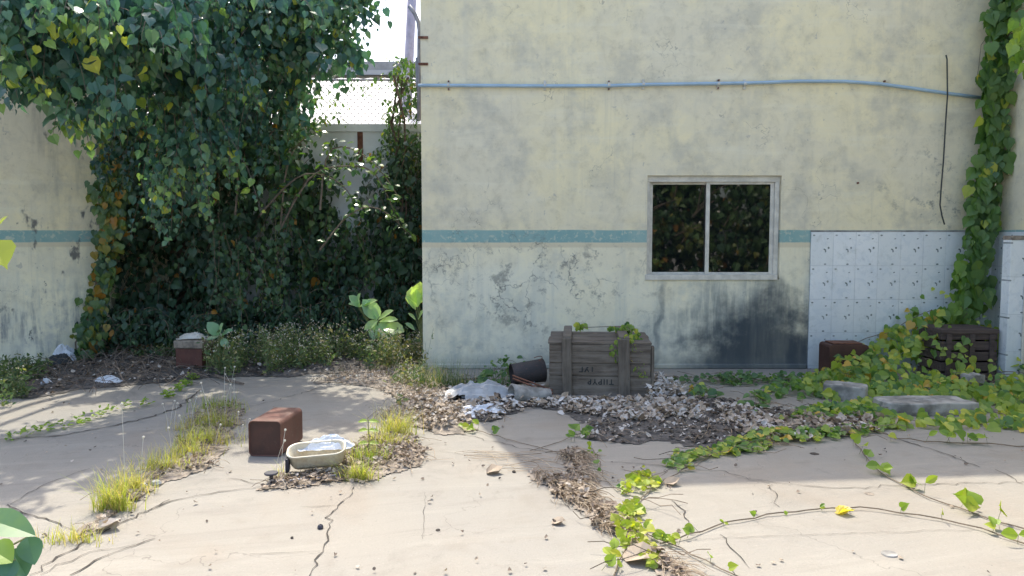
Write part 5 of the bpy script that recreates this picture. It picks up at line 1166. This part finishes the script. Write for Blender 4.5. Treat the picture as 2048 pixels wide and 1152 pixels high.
# fine leaved bush by the building corner
fbk = thing("fine_leaf_bush", "tall fine leaved bush squeezed beside the corner of the cream wall", "bush", (-1.2, 8.25, 0)); o0 = np.array([-1.2, 8.25, 0]); Lf = Geo(); St = Geo()
for i in range(420):
    y_ = rng.uniform(120, 660)
    if y_ < 260 and rng.random() < .5: continue
    cx = np.interp(y_, [110, 160, 250, 300, 420, 660], [815, 822, 812, 808, 805, 800]); hw_ = np.interp(y_, [110, 160, 250, 420, 660], [14, 22, 30, 45, 60]); x_ = cx + rng.uniform(-1, 1) * hw_; c = np.array(wp(x_, y_, rng.uniform(8.2, 8.42))); a = rng.random() * 6.28
    spray(Lf, St, c - o0, (math.cos(a), math.sin(a), .4), rng.uniform(.12, .28), 11, .055, .7, .42 if y_ < 350 else .25, .62 if y_ < 350 else .4, T=OVAL, stemr=.002)
for x0, y0, x1, y1, nn in [(775, 165, 800, 130, 10), (790, 150, 805, 110, 6), (700, 170, 760, 150, 4), (560, 230, 640, 170, 26), (600, 260, 645, 225, 14), (645, 200, 680, 240, 5), (640, 280, 700, 330, 12), (690, 330, 760, 300, 8), (785, 200, 800, 260, 10)]:
    for i in range(nn):
        u = rng.random(); c = np.array(wp(x0 + (x1 - x0) * u + rng.normal(0, 8), y0 + (y1 - y0) * u + rng.normal(0, 8), rng.uniform(8.1, 8.45))); spray(Lf, St, c - o0, (rng.normal(), rng.normal(), .3), rng.uniform(.12, .25), 8, .055, .7, .5, .72, T=OVAL, stemr=.002)
for i in range(4): St.tube([(rng.normal(0, .05), rng.normal(0, .05), z_) for z_ in np.linspace(0, 2.9, 7)], .012, 5)
Lf.build("leaves", M['creeper'], fbk); St.build("stems", M['bark'], fbk)
# arching shrub with shiny leaves in the gap
ab = thing("arching_shrub", "arching shrub with shiny leaves catching light before the pale back wall", "shrub", (-1.75, 7.6, 0)); o0 = np.array([-1.75, 7.6, 0]); Lf = Geo(); St = Geo()
for arc in [[(560, 460), (620, 340), (690, 330), (745, 335), (770, 380), (800, 450)], [(640, 420), (650, 300), (690, 290), (730, 310), (770, 350), (800, 400)], [(520, 430), (590, 350), (640, 345), (690, 370), (710, 410)], [(560, 470), (570, 330), (600, 280), (640, 262)], [(640, 500), (700, 420), (760, 410), (820, 470)], [(470, 430), (478, 350), (470, 260), (478, 190)]]:
    pts = np.array([tuple(wp(a_, b_, 7.45 + rng.normal(0, .06))) for a_, b_ in arc]) - o0
    for _ in range(3): pts = np.concatenate([pts[:1], np.stack([pts[:-1] * .75 + pts[1:] * .25, pts[:-1] * .25 + pts[1:] * .75], 1).reshape(-1, 3), pts[-1:]])
    t_ = np.linspace(0, len(pts) - 1, 14); fine = np.stack([np.interp(t_, np.arange(len(pts)), pts[:, k]) for k in range(3)], 1); St.tube(fine, np.linspace(.011, .003, 14), 5)
    n = 46; u = rng.uniform(2, 13, n); i0 = u.astype(int); i0 = np.clip(i0, 0, 12); Q = fine[i0] + (fine[i0 + 1] - fine[i0]) * (u - i0)[:, None] + rng.normal(0, .035, (n, 3))
    leaves(Lf, Q, np.column_stack([rng.normal(0, .8, n), rng.normal(-.3, .4, n), rng.normal(-.2, .4, n)]), np.column_stack([rng.normal(0, .4, n), rng.normal(-.1, .4, n), np.ones(n)]), rng.uniform(.06, .09, n), np.clip(rng.normal(.5, .15, n), 0, 1), OVAL, .2, .3)
Lf.build("leaves", M['shiny'], ab); St.build("stem", M['twig'], ab)
# low dark shrubs in the left corner
for (x0, x1, yt, yb, Y0, Y1, ns, lab) in [(165, 300, 615, 700, 7.1, 8.0, 90, "low dark shrub at the foot of the corner creeper"), (280, 430, 620, 700, 7.2, 8.1, 100, "low dark shrub right of the corner behind the square rusty tin"), (430, 640, 600, 680, 7.4, 8.2, 120, "low dark shrub under the middle of the creeper curtain"), (640, 830, 575, 660, 7.8, 8.3, 110, "low dark shrub behind the sunlit milkweed")]:
    b = gp((x0 + x1) / 2, 712); rt_ = thing("low_shrub", lab, "shrub", tuple(b), 0, "low dark shrubs before the back wall"); o0 = np.array(b); Lf = Geo(); St = Geo()
    for i in range(ns):
        c = np.array(wp(rng.uniform(x0, x1), rng.uniform(yt, yb), rng.uniform(Y0, Y1))); c[2] = max(c[2], .05); a = rng.random() * 6.28; spray(Lf, St, c - o0, (math.cos(a), math.sin(a) - .4, .5), rng.uniform(.15, .3), 9, .075, .9, .2, .38, T=OVAL)
    Lf.build("leaves", M['creeper'], rt_); St.build("stems", M['vinestem'], rt_)
# fallen stick by weeds
G = Geo(); G.tube([tuple(gp(430, 757) + Vector((0, 0, .03))), tuple(gp(455, 765) + Vector((0, 0, .02))), tuple(gp(487, 771) + Vector((0, 0, .015)))], [.010, .012, .008], 6); tag(G.build("fallen_stick", M['twig']), "dark broken stick lying on the concrete before the weeds", "stick")

# ---- foreground sapling at lower left
fp = thing("peepal_sapling", "near peepal sapling poking into the lower left corner", "sapling", (-1.72, 2.35, 0)); o0 = np.array([-1.72, 2.35, 0]); Lf = Geo(); St = Geo()
St.tube([(0, 0, 0), (.02, 0, .35), (.0, 0, .8), (.05, .0, 1.3)], [.009, .008, .006, .004], 6)
for (ax, ay, bx, by, Y, wd, t_, T) in [(-40, 1035, 66, 1062, 2.25, .7, .62, NEAR), (55, 1074, 68, 1128, 2.3, 1.1, .48, NEAR), (22, 1100, 52, 1150, 2.3, 1.3, .42, NEAR), (-25, 1095, 22, 1120, 2.25, 1.2, .78, NEAR), (30, 1120, 5, 1165, 2.25, 1.3, .35, NEAR), (-14, 470, 10, 425, 2.3, .9, 1., HEART), (-12, 490, 14, 535, 2.25, 1.1, .97, HEART), (-20, 1150, 30, 1190, 2.25, 1.2, .4, HEART)]:
    a_ = np.array(wp(ax, ay, Y)) - o0; b_ = np.array(wp(bx, by, Y - .04)) - o0; ln = np.linalg.norm(b_ - a_); leaves(Lf, [a_], [b_ - a_], [(.1, -.5, .8)], ln, t_, T, .25, .12, wd)
    St.tube([(0.01, 0, max(.02, a_[2] - .1)), a_], .003, 4)
Lf.build("leaves", M['peepal'], fp); St.build("stem", M['greenstem'], fp)

# ---- hedge behind the camera: what the window glass reflects
for i, (x0, x1, y0, y1, z1, ns) in enumerate([(2.2, 4.2, -4.1, -2.8, 3.2, 430), (4.2, 6.4, -4.3, -3.0, 3.6, 500), (6.4, 8.6, -4.5, -3.1, 3.4, 420)]):
    rt_ = thing("hedge_bush", ["sunlit bush behind the viewer, left one in the window reflection", "sunlit bush behind the viewer, middle one in the window reflection", "sunlit bush behind the viewer, right one of the three"][i], "bush", ((x0 + x1) / 2, -3.4, 0)); o0 = np.array([(x0 + x1) / 2, -3.4, 0]); Lf = Geo(); St = Geo(); Fl = Geo()
    cloud(Lf, St, o0, [(x0, x1, y0, y1, .2, z1, ns // 2)], .19, .5, np.array([0, .75, .55]), per=26)
    for k in range(14):
        c = np.array([rng.uniform(x0, x1), y1 + .15, rng.uniform(.3, z1 - .6)]) - o0; a = rng.normal(.9, .5); St.tube([c, c + np.array([.25 * math.cos(a), .05, .3 * math.sin(a)]), c + np.array([.55 * math.cos(a), .1, .5 * math.sin(a)])], .012, 4)
    n = 14; Q = np.column_stack([rng.uniform(x0, x1, n), np.full(n, y1 + .1), rng.uniform(.5, z1, n)]) - o0
    leaves(Fl, Q, rng.normal(0, 1, (n, 3)), np.tile([0, 1., .5], (n, 1)), .09, .9, DIAM, .1, .1, 1.5)
    Lf.build("leaves", M['creeper'], rt_); St.build("stems", M['twig'], rt_); Fl.build("flowers", M['flower'], rt_)
